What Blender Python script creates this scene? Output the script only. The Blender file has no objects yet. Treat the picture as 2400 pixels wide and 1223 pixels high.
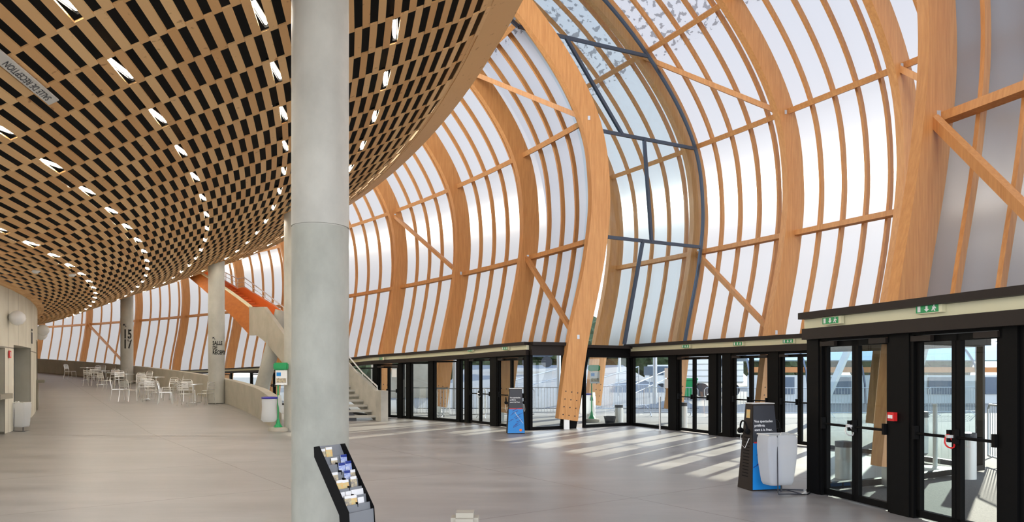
import bpy, bmesh, math, random
from mathutils import Vector, Matrix, noise
random.seed(7)
C = bpy.context.scene.collection
PI = math.pi
D = bpy.data

# ------------------------------------------------------------------ camera, sky, sun, exposure
sc = bpy.context.scene
cam = D.cameras.new('camera'); co = D.objects.new('camera', cam); C.objects.link(co)
co.location = (0, 0, 1.65); co.rotation_euler = (PI/2, 0, 0)
cam.sensor_width = 36; cam.lens = 25.5; cam.shift_y = 0.1081; cam.clip_end = 500
sc.camera = co
sc.view_settings.view_transform = 'Standard'; sc.view_settings.look = 'None'
sc.view_settings.exposure = 0.95; sc.view_settings.gamma = 1.0
SUN_AZ, SUN_EL = math.radians(35), math.radians(14)      # to the right of straight ahead, low winter sun
w = D.worlds.new('sky'); sc.world = w; w.use_nodes = True
nt = w.node_tree; nt.nodes.clear()
tcw = nt.nodes.new('ShaderNodeTexCoord'); spw = nt.nodes.new('ShaderNodeSeparateXYZ'); nt.links.new(tcw.outputs['Generated'], spw.inputs[0])
crw = nt.nodes.new('ShaderNodeValToRGB'); e = crw.color_ramp.elements; e[0].position = 0; e[0].color = (.86,.86,.86,1); e[1].position = .75; e[1].color = (.55,.64,.84,1); m_ = e.new(.25); m_.color = (.78,.82,.90,1)
nt.links.new(spw.outputs[2], crw.inputs[0])
bg = nt.nodes.new('ShaderNodeBackground'); bg.inputs[1].default_value = 2.2
wo = nt.nodes.new('ShaderNodeOutputWorld')
nt.links.new(crw.outputs[0], bg.inputs[0]); nt.links.new(bg.outputs[0], wo.inputs[0])
sl = D.lights.new('sun', 'SUN'); sl.energy = 8.0; sl.color = (1, .90, .74); sl.angle = math.radians(.6)
so = D.objects.new('sun', sl); C.objects.link(so); so.location = (30, 40, 30)
sv = Vector((math.sin(SUN_AZ)*math.cos(SUN_EL), math.cos(SUN_AZ)*math.cos(SUN_EL), math.sin(SUN_EL)))
so.rotation_euler = (-sv).to_track_quat('-Z', 'Y').to_euler()

# ------------------------------------------------------------------ materials
M = {}
def mat(name, col, rough=.6, metal=0, spec=.5, emit=None, var=None, bump=None, scale=5.0, stretch=(1,1,1), emit_s=1.0, coord='Object'):
    m = D.materials.new(name); m.use_nodes = True; M[name] = m
    n = m.node_tree; b = n.nodes['Principled BSDF']
    b.inputs['Base Color'].default_value = (*col, 1); b.inputs['Roughness'].default_value = rough
    b.inputs['Metallic'].default_value = metal; b.inputs['Specular IOR Level'].default_value = spec
    if emit:
        b.inputs['Emission Color'].default_value = (*emit, 1); b.inputs['Emission Strength'].default_value = emit_s
    if var or bump:
        tc = n.nodes.new('ShaderNodeTexCoord'); mp = n.nodes.new('ShaderNodeMapping'); mp.inputs['Scale'].default_value = stretch
        nz = n.nodes.new('ShaderNodeTexNoise'); nz.inputs['Scale'].default_value = scale; nz.inputs['Detail'].default_value = 6; nz.inputs['Roughness'].default_value = .62
        n.links.new(tc.outputs[coord], mp.inputs[0]); n.links.new(mp.outputs[0], nz.inputs['Vector'])
        if var:
            cr = n.nodes.new('ShaderNodeValToRGB'); cr.color_ramp.elements[0].position = .32; cr.color_ramp.elements[1].position = .68
            cr.color_ramp.elements[0].color = (*var, 1); cr.color_ramp.elements[1].color = (*col, 1)
            n.links.new(nz.outputs[0], cr.inputs[0]); n.links.new(cr.outputs[0], b.inputs['Base Color'])
        if bump:
            bp = n.nodes.new('ShaderNodeBump'); bp.inputs['Strength'].default_value = bump; bp.inputs['Distance'].default_value = .02
            n.links.new(nz.outputs[0], bp.inputs['Height']); n.links.new(bp.outputs[0], b.inputs['Normal'])
    return m
mat('glulam', (.74,.37,.13), .5, var=(.60,.27,.085), scale=3, stretch=(6,6,.5))
mat('pine', (.60,.30,.125), .55, var=(.48,.22,.085), scale=4, stretch=(3,3,1))
mat('void', (.012,.012,.011), .9)
mat('concrete', (.50,.48,.42), .75, var=(.37,.355,.31), bump=.08, scale=1.6)
mat('column_concrete', (.50,.49,.43), .6, var=(.37,.36,.315), bump=.1, scale=1.3, stretch=(1,1,.7))
mat('column_base_concrete', (.42,.42,.36), .65, var=(.29,.295,.25), bump=.12, scale=1.7, stretch=(1,1,.6))
mat('parapet_concrete', (.46,.42,.34), .75, var=(.36,.33,.26), scale=1.2)
mat('black', (.004,.004,.004), .5, spec=.10)
mat('brown_black', (.022,.016,.013), .55, spec=.25)
mat('cream', (.74,.70,.47), .5)
mat('green', (.01,.30,.09), .4)
mat('white', (.78,.78,.76), .5)
mat('paper', (.80,.80,.78), .7)
mat('grey_panel', (.23,.24,.24), .5)
mat('alu', (.85,.85,.83), .28, metal=1)
mat('alu_matt', (.78,.78,.75), .42, metal=.6)
mat('galv', (.50,.53,.56), .45, metal=.6)
mat('orange', (.85,.19,.02), .6)
mat('orange_wood', (.52,.17,.028), .7, spec=.2, var=(.42,.125,.02), scale=2.5, stretch=(1,1,3))
mat('red', (.62,.02,.02), .4)
mat('blue', (.0,.22,.62), .4)
mat('dark_blue', (.01,.03,.22), .4)
mat('navy_ring', (.03,.02,.28), .35)
mat('charcoal', (.035,.037,.045), .5)
mat('rack_grey', (.20,.21,.22), .5)
mat('asphalt', (.15,.15,.145), .9, var=(.10,.10,.10), bump=.3, scale=40)
mat('road', (.09,.105,.13), .9, var=(.065,.08,.10), scale=3)
mat('steel_blue', (.09,.12,.17), .35, metal=.6)
mat('foliage', (.05,.075,.025), .9, var=(.018,.03,.01), scale=3, bump=.6)
mat('bark', (.07,.05,.035), .9)
mat('lamp_glow', (1,1,1), .3, emit=(1,.93,.80), emit_s=105)
mat('print_mix', (.75,.62,.35), .5, var=(.12,.12,.16), scale=28)
mat('print_blue', (.10,.20,.62), .5, var=(.70,.72,.75), scale=30)
mat('print_warm', (.80,.40,.10), .5, var=(.55,.56,.30), scale=26)
mat('vault_skin', (.45,.60,.74), .35)
mat('tube_orange', (.50,.20,.06), .6)

def glass_mat(name, tint, refl):
    m = D.materials.new(name); m.use_nodes = True; M[name] = m; n = m.node_tree; n.nodes.clear()
    o = n.nodes.new('ShaderNodeOutputMaterial'); mx = n.nodes.new('ShaderNodeMixShader')
    t = n.nodes.new('ShaderNodeBsdfTransparent'); t.inputs[0].default_value = (*tint, 1)
    g = n.nodes.new('ShaderNodeBsdfGlossy'); g.inputs['Roughness'].default_value = .01
    lw = n.nodes.new('ShaderNodeLayerWeight'); lw.inputs[0].default_value = .5; pw = n.nodes.new('ShaderNodeMath'); pw.operation = 'POWER'; pw.inputs[1].default_value = 4; n.links.new(lw.outputs['Facing'], pw.inputs[0]); f = n.nodes.new('ShaderNodeMapRange'); f.inputs[3].default_value = refl; f.inputs[4].default_value = .7; n.links.new(pw.outputs[0], f.inputs[0])
    n.links.new(f.outputs[0], mx.inputs[0]); n.links.new(t.outputs[0], mx.inputs[1]); n.links.new(g.outputs[0], mx.inputs[2]); n.links.new(mx.outputs[0], o.inputs[0])
    return m
glass_mat('glass', (.76,.83,.84), .07)
glass_mat('wall_glass', (.78,.88,.91), .03)

# thin multiwall polycarbonate: fluted sheet that diffuses and spreads daylight sideways, soiled near the crown
def poly_mat(name):
    m = D.materials.new(name); m.use_nodes = True; M[name] = m; n = m.node_tree; n.nodes.clear(); N = n.nodes.new; L = n.links.new
    o = N('ShaderNodeOutputMaterial')
    geo = N('ShaderNodeNewGeometry'); uv = N('ShaderNodeUVMap')
    # dirt flecks above the crown purlin (v = height of the sheet)
    sp = N('ShaderNodeSeparateXYZ'); L(uv.outputs[0], sp.inputs[0])
    mp = N('ShaderNodeMapping'); mp.inputs['Scale'].default_value = (2.4, 5.0, 1); L(uv.outputs[0], mp.inputs[0])
    nz = N('ShaderNodeTexNoise'); nz.inputs['Scale'].default_value = 1.6; nz.inputs['Detail'].default_value = 5; L(mp.outputs[0], nz.inputs['Vector'])
    gt = N('ShaderNodeMath'); gt.operation = 'GREATER_THAN'; gt.inputs[1].default_value = .56; L(nz.outputs[0], gt.inputs[0])
    hi = N('ShaderNodeMath'); hi.operation = 'GREATER_THAN'; hi.inputs[1].default_value = 11.75; L(sp.outputs[1], hi.inputs[0])
    fl = N('ShaderNodeMath'); fl.operation = 'MULTIPLY'; L(gt.outputs[0], fl.inputs[0]); L(hi.outputs[0], fl.inputs[1])
    col = N('ShaderNodeMixRGB'); col.inputs[1].default_value = (.03,.03,.03,1); col.inputs[2].default_value = (.02,.02,.02,1); L(fl.outputs[0], col.inputs[0])
    tl = N('ShaderNodeBsdfTranslucent'); L(col.outputs[0], tl.inputs[0])
    df = N('ShaderNodeBsdfDiffuse'); df.inputs[0].default_value = (.85,.85,.86,1)
    tr = N('ShaderNodeBsdfRefraction'); tr.inputs['IOR'].default_value = 1.10; tr.inputs['Roughness'].default_value = .50; cm = N('ShaderNodeMixRGB'); cm.inputs[1].default_value = (.58,.58,.60,1); cm.inputs[2].default_value = (.16,.16,.18,1); L(fl.outputs[0], cm.inputs[0]); L(cm.outputs[0], tr.inputs[0])
    # flutes running up the sheet: light keeps its angle to the flute and fans out sideways
    up = N('ShaderNodeCombineXYZ'); up.inputs[2].default_value = 1
    cr = N('ShaderNodeVectorMath'); cr.operation = 'CROSS_PRODUCT'; L(up.outputs[0], cr.inputs[0]); L(geo.outputs['Normal'], cr.inputs[1])
    tg = N('ShaderNodeVectorMath'); tg.operation = 'CROSS_PRODUCT'; L(geo.outputs['Normal'], tg.inputs[0]); L(cr.outputs[0], tg.inputs[1])
    nm = N('ShaderNodeVectorMath'); nm.operation = 'NORMALIZE'; L(tg.outputs[0], nm.inputs[0])
    rf = N('ShaderNodeBsdfHair'); rf.component = 'Transmission'; rf.inputs['Color'].default_value = (.8,.8,.8,1); rf.inputs['RoughnessU'].default_value = .007; rf.inputs['RoughnessV'].default_value = 1.0; L(nm.outputs[0], rf.inputs['Tangent'])
    m1 = N('ShaderNodeMixShader'); m1.inputs[0].default_value = .07; L(tl.outputs[0], m1.inputs[1]); L(rf.outputs[0], m1.inputs[2])
    m2 = N('ShaderNodeMixShader'); m2.inputs[0].default_value = .30; L(m1.outputs[0], m2.inputs[1]); L(tr.outputs[0], m2.inputs[2])
    m3 = N('ShaderNodeMixShader'); m3.inputs[0].default_value = .14; L(m2.outputs[0], m3.inputs[1]); L(df.outputs[0], m3.inputs[2])
    L(m3.outputs[0], o.inputs[0])
poly_mat('polycarbonate')

def bag_mat():
    m = D.materials.new('bag_film'); m.use_nodes = True; M['bag_film'] = m; n = m.node_tree; n.nodes.clear()
    o = n.nodes.new('ShaderNodeOutputMaterial'); a = n.nodes.new('ShaderNodeBsdfTranslucent'); b = n.nodes.new('ShaderNodeBsdfDiffuse'); g = n.nodes.new('ShaderNodeBsdfTransparent')
    a.inputs[0].default_value = (.85,.87,.88,1); b.inputs[0].default_value = (.75,.77,.78,1)
    x = n.nodes.new('ShaderNodeMixShader'); x.inputs[0].default_value = .5; y = n.nodes.new('ShaderNodeMixShader'); y.inputs[0].default_value = .22
    n.links.new(a.outputs[0], x.inputs[1]); n.links.new(b.outputs[0], x.inputs[2]); n.links.new(x.outputs[0], y.inputs[1]); n.links.new(g.outputs[0], y.inputs[2]); n.links.new(y.outputs[0], o.inputs[0])
bag_mat()

def floor_mat():
    m = D.materials.new('floor_screed'); m.use_nodes = True; M['floor_screed'] = m; n = m.node_tree; b = n.nodes['Principled BSDF']; N = n.nodes.new; L = n.links.new
    tc = N('ShaderNodeTexCoord'); mp = N('ShaderNodeMapping'); mp.inputs['Scale'].default_value = (.30, 1.1, 1); mp.inputs['Rotation'].default_value = (0,0,.08); L(tc.outputs['Object'], mp.inputs[0])
    nz = N('ShaderNodeTexNoise'); nz.inputs['Scale'].default_value = 1.1; nz.inputs['Detail'].default_value = 8; nz.inputs['Roughness'].default_value = .65; L(mp.outputs[0], nz.inputs['Vector'])
    cr = N('ShaderNodeValToRGB'); cr.color_ramp.elements[0].position = .36; cr.color_ramp.elements[1].position = .64
    cr.color_ramp.elements[0].color = (.225,.213,.197,1); cr.color_ramp.elements[1].color = (.33,.315,.295,1); L(nz.outputs[0], cr.inputs[0])
    # saw-cut joints
    m2 = N('ShaderNodeMapping'); m2.inputs['Rotation'].default_value = (0,0,-.62); L(tc.outputs['Object'], m2.inputs[0])
    br = N('ShaderNodeTexBrick'); br.offset = 0; br.inputs['Scale'].default_value = 1; br.inputs['Brick Width'].default_value = 3.4; br.inputs['Row Height'].default_value = 3.4; br.inputs['Mortar Size'].default_value = .012; br.inputs['Mortar Smooth'].default_value = .3
    L(m2.outputs[0], br.inputs['Vector'])
    mx = N('ShaderNodeMixRGB'); L(br.outputs['Fac'], mx.inputs[0]); L(cr.outputs[0], mx.inputs[1]); mx.inputs[2].default_value = (.17,.15,.13,1); L(mx.outputs[0], b.inputs['Base Color'])
    rr = N('ShaderNodeMapRange'); rr.inputs[3].default_value = .26; rr.inputs[4].default_value = .55; L(nz.outputs[0], rr.inputs[0]); L(rr.outputs[0], b.inputs['Roughness'])
    bp = N('ShaderNodeBump'); bp.inputs['Strength'].default_value = .08; bp.inputs['Distance'].default_value = .02; L(nz.outputs[0], bp.inputs['Height']); L(bp.outputs[0], b.inputs['Normal'])
    b.inputs['Specular IOR Level'].default_value = .6
floor_mat()

def slat_mat():
    m = D.materials.new('slat_pine'); m.use_nodes = True; M['slat_pine'] = m; n = m.node_tree; b = n.nodes['Principled BSDF']; N = n.nodes.new; L = n.links.new
    at = N('ShaderNodeAttribute'); at.attribute_name = 'tone'
    cr = N('ShaderNodeValToRGB'); cr.color_ramp.elements[0].color = (.74,.40,.15,1); cr.color_ramp.elements[1].color = (.90,.57,.26,1); L(at.outputs['Fac'], cr.inputs[0])
    tc = N('ShaderNodeTexCoord'); nz = N('ShaderNodeTexNoise'); nz.inputs['Scale'].default_value = 9; nz.inputs['Detail'].default_value = 3; L(tc.outputs['Object'], nz.inputs['Vector'])
    rm = N('ShaderNodeValToRGB'); rm.color_ramp.elements[0].position = .66; rm.color_ramp.elements[1].position = .74; rm.color_ramp.elements[0].color = (1,1,1,1); rm.color_ramp.elements[1].color = (.62,.50,.42,1); L(nz.outputs[0], rm.inputs[0])
    mu = N('ShaderNodeMixRGB'); mu.blend_type = 'MULTIPLY'; mu.inputs[0].default_value = 1; L(cr.outputs[0], mu.inputs[1]); L(rm.outputs[0], mu.inputs[2]); L(mu.outputs[0], b.inputs['Base Color'])
    b.inputs['Roughness'].default_value = .55
slat_mat()

def joint_mat():
    m = D.materials.new('core_concrete'); m.use_nodes = True; M['core_concrete'] = m; n = m.node_tree; b = n.nodes['Principled BSDF']; N = n.nodes.new; L = n.links.new
    uv = N('ShaderNodeUVMap'); br = N('ShaderNodeTexBrick'); br.offset = 0; br.inputs['Scale'].default_value = 1; br.inputs['Brick Width'].default_value = 1.35; br.inputs['Row Height'].default_value = 2.3; br.inputs['Mortar Size'].default_value = .018
    L(uv.outputs[0], br.inputs['Vector'])
    tc = N('ShaderNodeTexCoord'); nz = N('ShaderNodeTexNoise'); nz.inputs['Scale'].default_value = 1.2; nz.inputs['Detail'].default_value = 7; L(tc.outputs['Object'], nz.inputs['Vector'])
    cr = N('ShaderNodeValToRGB'); cr.color_ramp.elements[0].position = .3; cr.color_ramp.elements[1].position = .7; cr.color_ramp.elements[0].color = (.62,.58,.47,1); cr.color_ramp.elements[1].color = (.74,.71,.60,1); L(nz.outputs[0], cr.inputs[0])
    mx = N('ShaderNodeMixRGB'); L(br.outputs['Fac'], mx.inputs[0]); L(cr.outputs[0], mx.inputs[1]); mx.inputs[2].default_value = (.26,.24,.19,1); L(mx.outputs[0], b.inputs['Base Color'])
    b.inputs['Roughness'].default_value = .8
joint_mat()

# ------------------------------------------------------------------ mesh helpers
class MB:
    def __init__(s): s.v = []; s.f = []; s.uv = None; s.tone = None; s.sm = False
    def add(s, vs, fs):
        o = len(s.v); s.v += [tuple(v) for v in vs]; s.f += [tuple(i+o for i in f) for f in fs]; return s
    def hexa(s, b, t):      # four bottom points, four top points
        return s.add(list(b)+list(t), [(3,2,1,0),(4,5,6,7),(0,1,5,4),(1,2,6,5),(2,3,7,6),(3,0,4,7)])
    def box(s, c, d, rz=0):
        x, y, z = d[0]/2, d[1]/2, d[2]/2; ca, sa = math.cos(rz), math.sin(rz)
        P = [(a*x, b*y) for a, b in ((-1,-1),(1,-1),(1,1),(-1,1))]
        Q = [(c[0]+p*ca-q*sa, c[1]+p*sa+q*ca) for p, q in P]
        return s.hexa([(a, b, c[2]-z) for a, b in Q], [(a, b, c[2]+z) for a, b in Q])
    def bar(s, p, q, w_, h_, side=None):
        p, q = Vector(p), Vector(q); d = (q-p).normalized()
        u = Vector(side).normalized() if side is not None else d.cross(Vector((0,0,1)))
        if u.length < 1e-4: u = Vector((1,0,0))
        u.normalize(); n_ = u.cross(d).normalized(); u = u*w_/2; n_ = n_*h_/2
        return s.hexa([p-u-n_, p+u-n_, p+u+n_, p-u+n_], [q-u-n_, q+u-n_, q+u+n_, q-u+n_])
    def tube(s, pts, r, k=8, closed=False):
        pts = [Vector(p) for p in pts]; n_ = len(pts); rings = []; up = None
        for i, p in enumerate(pts):
            if closed: d = pts[(i+1) % n_]-pts[i-1]
            else: d = pts[min(i+1, n_-1)]-pts[max(i-1, 0)]
            d.normalize()
            if up is None: up = d.orthogonal().normalized()
            up = (up-d*up.dot(d)); up = up.normalized() if up.length > 1e-5 else d.orthogonal().normalized(); b = d.cross(up)
            rings.append([p+(up*math.cos(2*PI*j/k)+b*math.sin(2*PI*j/k))*r for j in range(k)])
        vs = [v for r_ in rings for v in r_]; fs = []
        for i in range(n_ if closed else n_-1):
            for j in range(k): a = i*k; b_ = ((i+1) % n_)*k; fs.append((a+j, a+(j+1) % k, b_+(j+1) % k, b_+j))
        if not closed: fs += [tuple(reversed(range(k))), tuple((n_-1)*k+j for j in range(k))]
        return s.add(vs, fs)
    def lathe(s, prof, c=(0,0,0), k=24, sx=1, sy=1):
        vs = []; fs = []
        for r, z in prof: vs += [(c[0]+r*sx*math.cos(2*PI*j/k), c[1]+r*sy*math.sin(2*PI*j/k), c[2]+z) for j in range(k)]
        for i in range(len(prof)-1):
            for j in range(k): fs.append((i*k+j, i*k+(j+1) % k, (i+1)*k+(j+1) % k, (i+1)*k+j))
        fs += [tuple(reversed(range(k))), tuple((len(prof)-1)*k+j for j in range(k))]
        return s.add(vs, fs)
    def grid(s, rows, uvs=None):
        m_ = len(rows[0]); o = len(s.v); s.v += [tuple(p) for r in rows for p in r]
        for i in range(len(rows)-1):
            for j in range(m_-1): s.f.append((o+i*m_+j, o+i*m_+j+1, o+(i+1)*m_+j+1, o+(i+1)*m_+j))
        if uvs: s.uv = (s.uv or [])+[tuple(p) for r in uvs for p in r]
        return s
    def prism(s, poly, h0, h1, f=lambda a, b, c: (a, b, c)):
        n_ = len(poly)
        return s.add([f(a, b, h0) for a, b in poly]+[f(a, b, h1) for a, b in poly], [tuple(reversed(range(n_))), tuple(range(n_, 2*n_))]+[(i, (i+1) % n_, n_+(i+1) % n_, n_+i) for i in range(n_)])
    def build(s, name, m, parent=None, smooth=False, bevel=0):
        me = D.meshes.new(name); me.from_pydata(s.v, [], s.f); me.materials.append(M[m])
        bm = bmesh.new(); bm.from_mesh(me)
        if not s.uv and not s.tone: bmesh.ops.recalc_face_normals(bm, faces=bm.faces)
        if bevel: bmesh.ops.bevel(bm, geom=list(bm.edges), offset=bevel, segments=2, affect='EDGES', clamp_overlap=True)
        bm.to_mesh(me); bm.free()
        if s.uv:
            l = me.uv_layers.new(name='UVMap')
            for lp in me.loops: l.data[lp.index].uv = s.uv[lp.vertex_index]
        if s.tone:
            a = me.attributes.new('tone', 'FLOAT', 'FACE')
            for i, t in enumerate(s.tone): a.data[i].value = t
        if smooth: me.shade_smooth() if smooth is True else me.shade_smooth()
        o = D.objects.new(name, me); C.objects.link(o)
        if smooth == 'auto':
            me.set_sharp_from_angle(angle=math.radians(35))
        if parent: o.parent = parent
        return o
def tag(o, label=None, cat=None, group=None, kind=None):
    if label: o['label'] = label
    if cat: o['category'] = cat
    if group: o['group'] = group
    if kind: o['kind'] = kind
    return o
def empty(name, loc=(0,0,0), rz=0):
    o = D.objects.new(name, None); o.empty_display_size = .2; o.location = loc; o.rotation_euler = (0,0,rz); C.objects.link(o); return o
def copy_tree(o, parent=None):
    c = o.copy(); C.objects.link(c)
    if parent: c.parent = parent
    for ch in list(o.children): copy_tree(ch, c)
    return c
def text_mb(txt, size, f, align='LEFT', spacing=1.0, ext=0.0, res=3, bold=0.0):
    cu = D.curves.new('lettering', 'FONT'); cu.body = txt; cu.size = size; cu.align_x = align; cu.space_character = spacing; cu.resolution_u = res; cu.extrude = ext; cu.offset = bold*size
    o = D.objects.new('lettering', cu); C.objects.link(o)
    dg = bpy.context.evaluated_depsgraph_get(); dg.update()
    me = D.meshes.new_from_object(o.evaluated_get(dg)); mb = MB(); mb.add([f(*v.co) for v in me.vertices], [tuple(p.vertices) for p in me.polygons])
    D.objects.remove(o); D.meshes.remove(me); D.curves.remove(cu); return mb
ORD = ['first','second','third','fourth','fifth','sixth','seventh','eighth','ninth','tenth','eleventh','twelfth','thirteenth','fourteenth','fifteenth','sixteenth','seventeenth','eighteenth','nineteenth','twentieth']

# ------------------------------------------------------------------ the hall's plan: curves (x, y) every 0.08 of turn, by nominal radius
TURN0, TURN = -.16, .08
CORE = {
 41: [ (-11.78,-2.52), (-11.76,0.76), (-11.93,4.04), (-12.30,7.30), (-12.86,10.53), (-13.61,13.72), (-14.56,16.86), (-15.58,19.64), (-16.95,22.54), (-18.63,25.51), (-20.59,28.51), (-22.82,31.52), (-25.30,34.52), (-28.02,37.49), (-30.98,40.43), (-34.15,43.31), (-37.53,46.15), (-41.10,48.92), (-44.85,51.62), (-48.77,54.25), (-52.85,56.80), (-57.06,59.26), (-61.40,61.64), (-65.85,63.92) ],
 45: [ (-7.09,-5.42), (-7.02,-1.82), (-7.18,1.78), (-7.55,5.36), (-8.13,8.91), (-8.92,12.42), (-9.83,15.54), (-11.09,18.78), (-12.66,22.07), (-14.53,25.37), (-16.69,28.67), (-19.12,31.94), (-21.81,35.17), (-24.75,38.37), (-27.93,41.51), (-31.35,44.59), (-34.99,47.61), (-38.83,50.55), (-42.87,53.42), (-47.09,56.21), (-51.48,58.91), (-56.01,61.52), (-60.68,64.03), (-65.48,66.44) ],
 49: [ (-2.78,-7.71), (-2.66,-3.80), (-2.79,0.12), (-3.15,4.03), (-3.74,7.90), (-4.50,11.43), (-5.60,15.02), (-7.01,18.62), (-8.73,22.20), (-10.75,25.76), (-13.06,29.28), (-15.66,32.76), (-18.54,36.19), (-21.68,39.57), (-25.09,42.88), (-28.74,46.13), (-32.62,49.30), (-36.73,52.40), (-41.04,55.41), (-45.55,58.34), (-50.23,61.17), (-55.08,63.90), (-60.08,66.53), (-65.20,69.06) ],
 53: [ (1.46,-9.13), (1.56,-4.89), (1.40,-0.65), (0.99,3.57), (0.32,7.76), (-0.52,11.57), (-1.69,15.38), (-3.20,19.17), (-5.02,22.93), (-7.17,26.65), (-9.62,30.33), (-12.38,33.96), (-15.44,37.54), (-18.78,41.06), (-22.39,44.51), (-26.27,47.90), (-30.39,51.20), (-34.75,54.43), (-39.33,57.56), (-44.12,60.61), (-49.10,63.56), (-54.25,66.40), (-59.56,69.14), (-65.01,71.77) ],
 55: [ (3.80,-9.18), (3.83,-4.78), (3.59,-0.39), (3.09,3.98), (2.32,8.32), (1.43,12.07), (0.21,15.88), (-1.34,19.70), (-3.22,23.50), (-5.43,27.27), (-7.96,31.01), (-10.80,34.70), (-13.94,38.33), (-17.37,41.91), (-21.09,45.42), (-25.08,48.86), (-29.32,52.22), (-33.80,55.50), (-38.52,58.70), (-43.45,61.80), (-48.57,64.80), (-53.87,67.69), (-59.34,70.48), (-64.95,73.16) ],
}
SHELL = {
 55: [ (3.80,-9.18), (3.83,-4.78), (3.59,-0.39), (3.09,3.98), (2.32,8.32), (1.43,12.07), (0.21,15.88), (-1.34,19.70), (-3.22,23.50), (-5.43,27.27), (-7.96,31.01), (-10.80,34.70), (-13.94,38.33), (-17.37,41.91), (-21.09,45.42), (-25.08,48.86), (-29.32,52.22), (-33.80,55.50), (-38.52,58.70), (-43.45,61.80), (-48.57,64.80), (-53.87,67.69), (-59.34,70.48), (-64.95,73.16) ],
 58: [ (8.32,-8.54), (8.03,-3.91), (7.46,0.69), (6.62,5.26), (5.50,9.76), (4.41,13.27), (3.07,16.98), (1.42,20.77), (-0.55,24.59), (-2.86,28.40), (-5.50,32.19), (-8.46,35.94), (-11.73,39.65), (-15.31,43.30), (-19.18,46.88), (-23.34,50.40), (-27.75,53.84), (-32.43,57.19), (-37.34,60.46), (-42.47,63.63), (-47.81,66.71), (-53.34,69.68), (-59.03,72.53), (-64.88,75.28) ],
 61: [ (14.09,-7.10), (13.23,-2.29), (12.08,2.45), (10.65,7.11), (8.94,11.68), (7.52,14.88), (5.99,18.43), (4.21,22.14), (2.11,25.93), (-0.32,29.74), (-3.08,33.56), (-6.16,37.35), (-9.57,41.10), (-13.30,44.81), (-17.32,48.46), (-21.64,52.04), (-26.24,55.54), (-31.10,58.96), (-36.20,62.30), (-41.54,65.54), (-47.09,68.68), (-52.84,71.71), (-58.77,74.63), (-64.85,77.44) ],
 64: [ (18.49,-7.52), (17.54,-2.49), (16.28,2.48), (14.74,7.36), (12.90,12.14), (10.78,16.80), (9.00,20.15), (7.03,23.75), (4.79,27.48), (2.23,31.27), (-0.67,35.09), (-3.89,38.90), (-7.44,42.69), (-11.32,46.44), (-15.50,50.13), (-19.99,53.76), (-24.76,57.33), (-29.80,60.81), (-35.11,64.20), (-40.65,67.50), (-46.41,70.70), (-52.38,73.79), (-58.53,76.77), (-64.85,79.63) ],
 67: [ (24.53,-5.69), (23.06,-0.54), (21.28,4.52), (19.20,9.46), (16.83,14.26), (14.17,18.92), (12.10,22.08), (9.92,25.55), (7.50,29.21), (4.78,32.96), (1.74,36.76), (-1.63,40.58), (-5.33,44.39), (-9.36,48.17), (-13.71,51.90), (-18.36,55.58), (-23.31,59.18), (-28.55,62.72), (-34.04,66.16), (-39.79,69.51), (-45.76,72.77), (-51.95,75.91), (-58.33,78.94), (-64.88,81.86) ],
}

def cr1(p0, p1, p2, p3, t):
    return .5*((2*p1)+(-p0+p2)*t+(2*p0-5*p1+4*p2-p3)*t*t+(-p0+3*p1-3*p2+p3)*t**3)
def curve_at(c, a):
    u = (a-TURN0)/TURN; i = int(min(max(math.floor(u), 1), len(c)-3)); t = u-i
    return tuple(cr1(c[i-1][k], c[i][k], c[i+1][k], c[i+2][k], t) for k in (0, 1))
_pc = {}
def plan(a, R, z=None):
    T = CORE if R <= 55 else SHELL; Rs = sorted(T)
    key = (round(a, 6), R <= 55)
    if key not in _pc: _pc[key] = [curve_at(T[r], a) for r in Rs]
    P = _pc[key]; x = y = 0
    for i, r in enumerate(Rs):
        l = 1
        for j, q in enumerate(Rs):
            if j != i: l *= (R-q)/(r-q)
        x += l*P[i][0]; y += l*P[i][1]
    return Vector((x, y, 0 if z is None else z))
def tangent(a, R):
    return (plan(a+.01, R)-plan(a-.01, R)).normalized()
def ramp(a): return max(0.0, (a-.42)*2.25)

# ------------------------------------------------------------------ floor, ramp, ground
def lerp(a, b, t): return a+(b-a)*t
A_LINE = [(-5.01,26.46), (-3.65,25.62), (-2.79,24.82), (-1.47,23.57), (-.41,21.91), (.48,20.47)]
B0, B1 = (3.70,22.44), (6.75,15.66)
C0, C1 = (4.125,10.02), (4.99,6.52)
def LB(t): return (lerp(B0[0], B1[0], t), lerp(B0[1], B1[1], t))
far_line = [(-10.1,34.5), (-15.5,40.0), (-22,47), (-33,56), (-50,68)]
out = [C1, (5.6,3.2), (5.9,-6), (-50,-6), (-75,30), (-75,72)] + far_line[::-1] + A_LINE + [B0, B1, (7.3,12.6), C0]
f = MB(); n_ = len(out); f.add([(x, y, 0) for x, y in out], [tuple(range(n_))]); fl = f.build('floor', 'floor_screed')
if fl.data.polygons[0].normal.z < 0: fl.data.flip_normals()
tag(fl, kind='structure')
g = MB(); g.add([(-150,-20,-.03), (150,-20,-.03), (150,220,-.03), (-150,220,-.03)], [(0,1,2,3)]); tag(g.build('ground', 'asphalt'), kind='structure')
rp = MB(); As = [.40+.02*i for i in range(62)]; Rr = [41, 43.5, 46, 48.5, 50.2]
rp.grid([[plan(a, r, ramp(a)+.004) for r in Rr] for a in As]); ro = rp.build('ramp', 'floor_screed', smooth=True); tag(ro, kind='structure')
if ro.data.polygons[60].normal.z < 0: ro.data.flip_normals()
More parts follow.
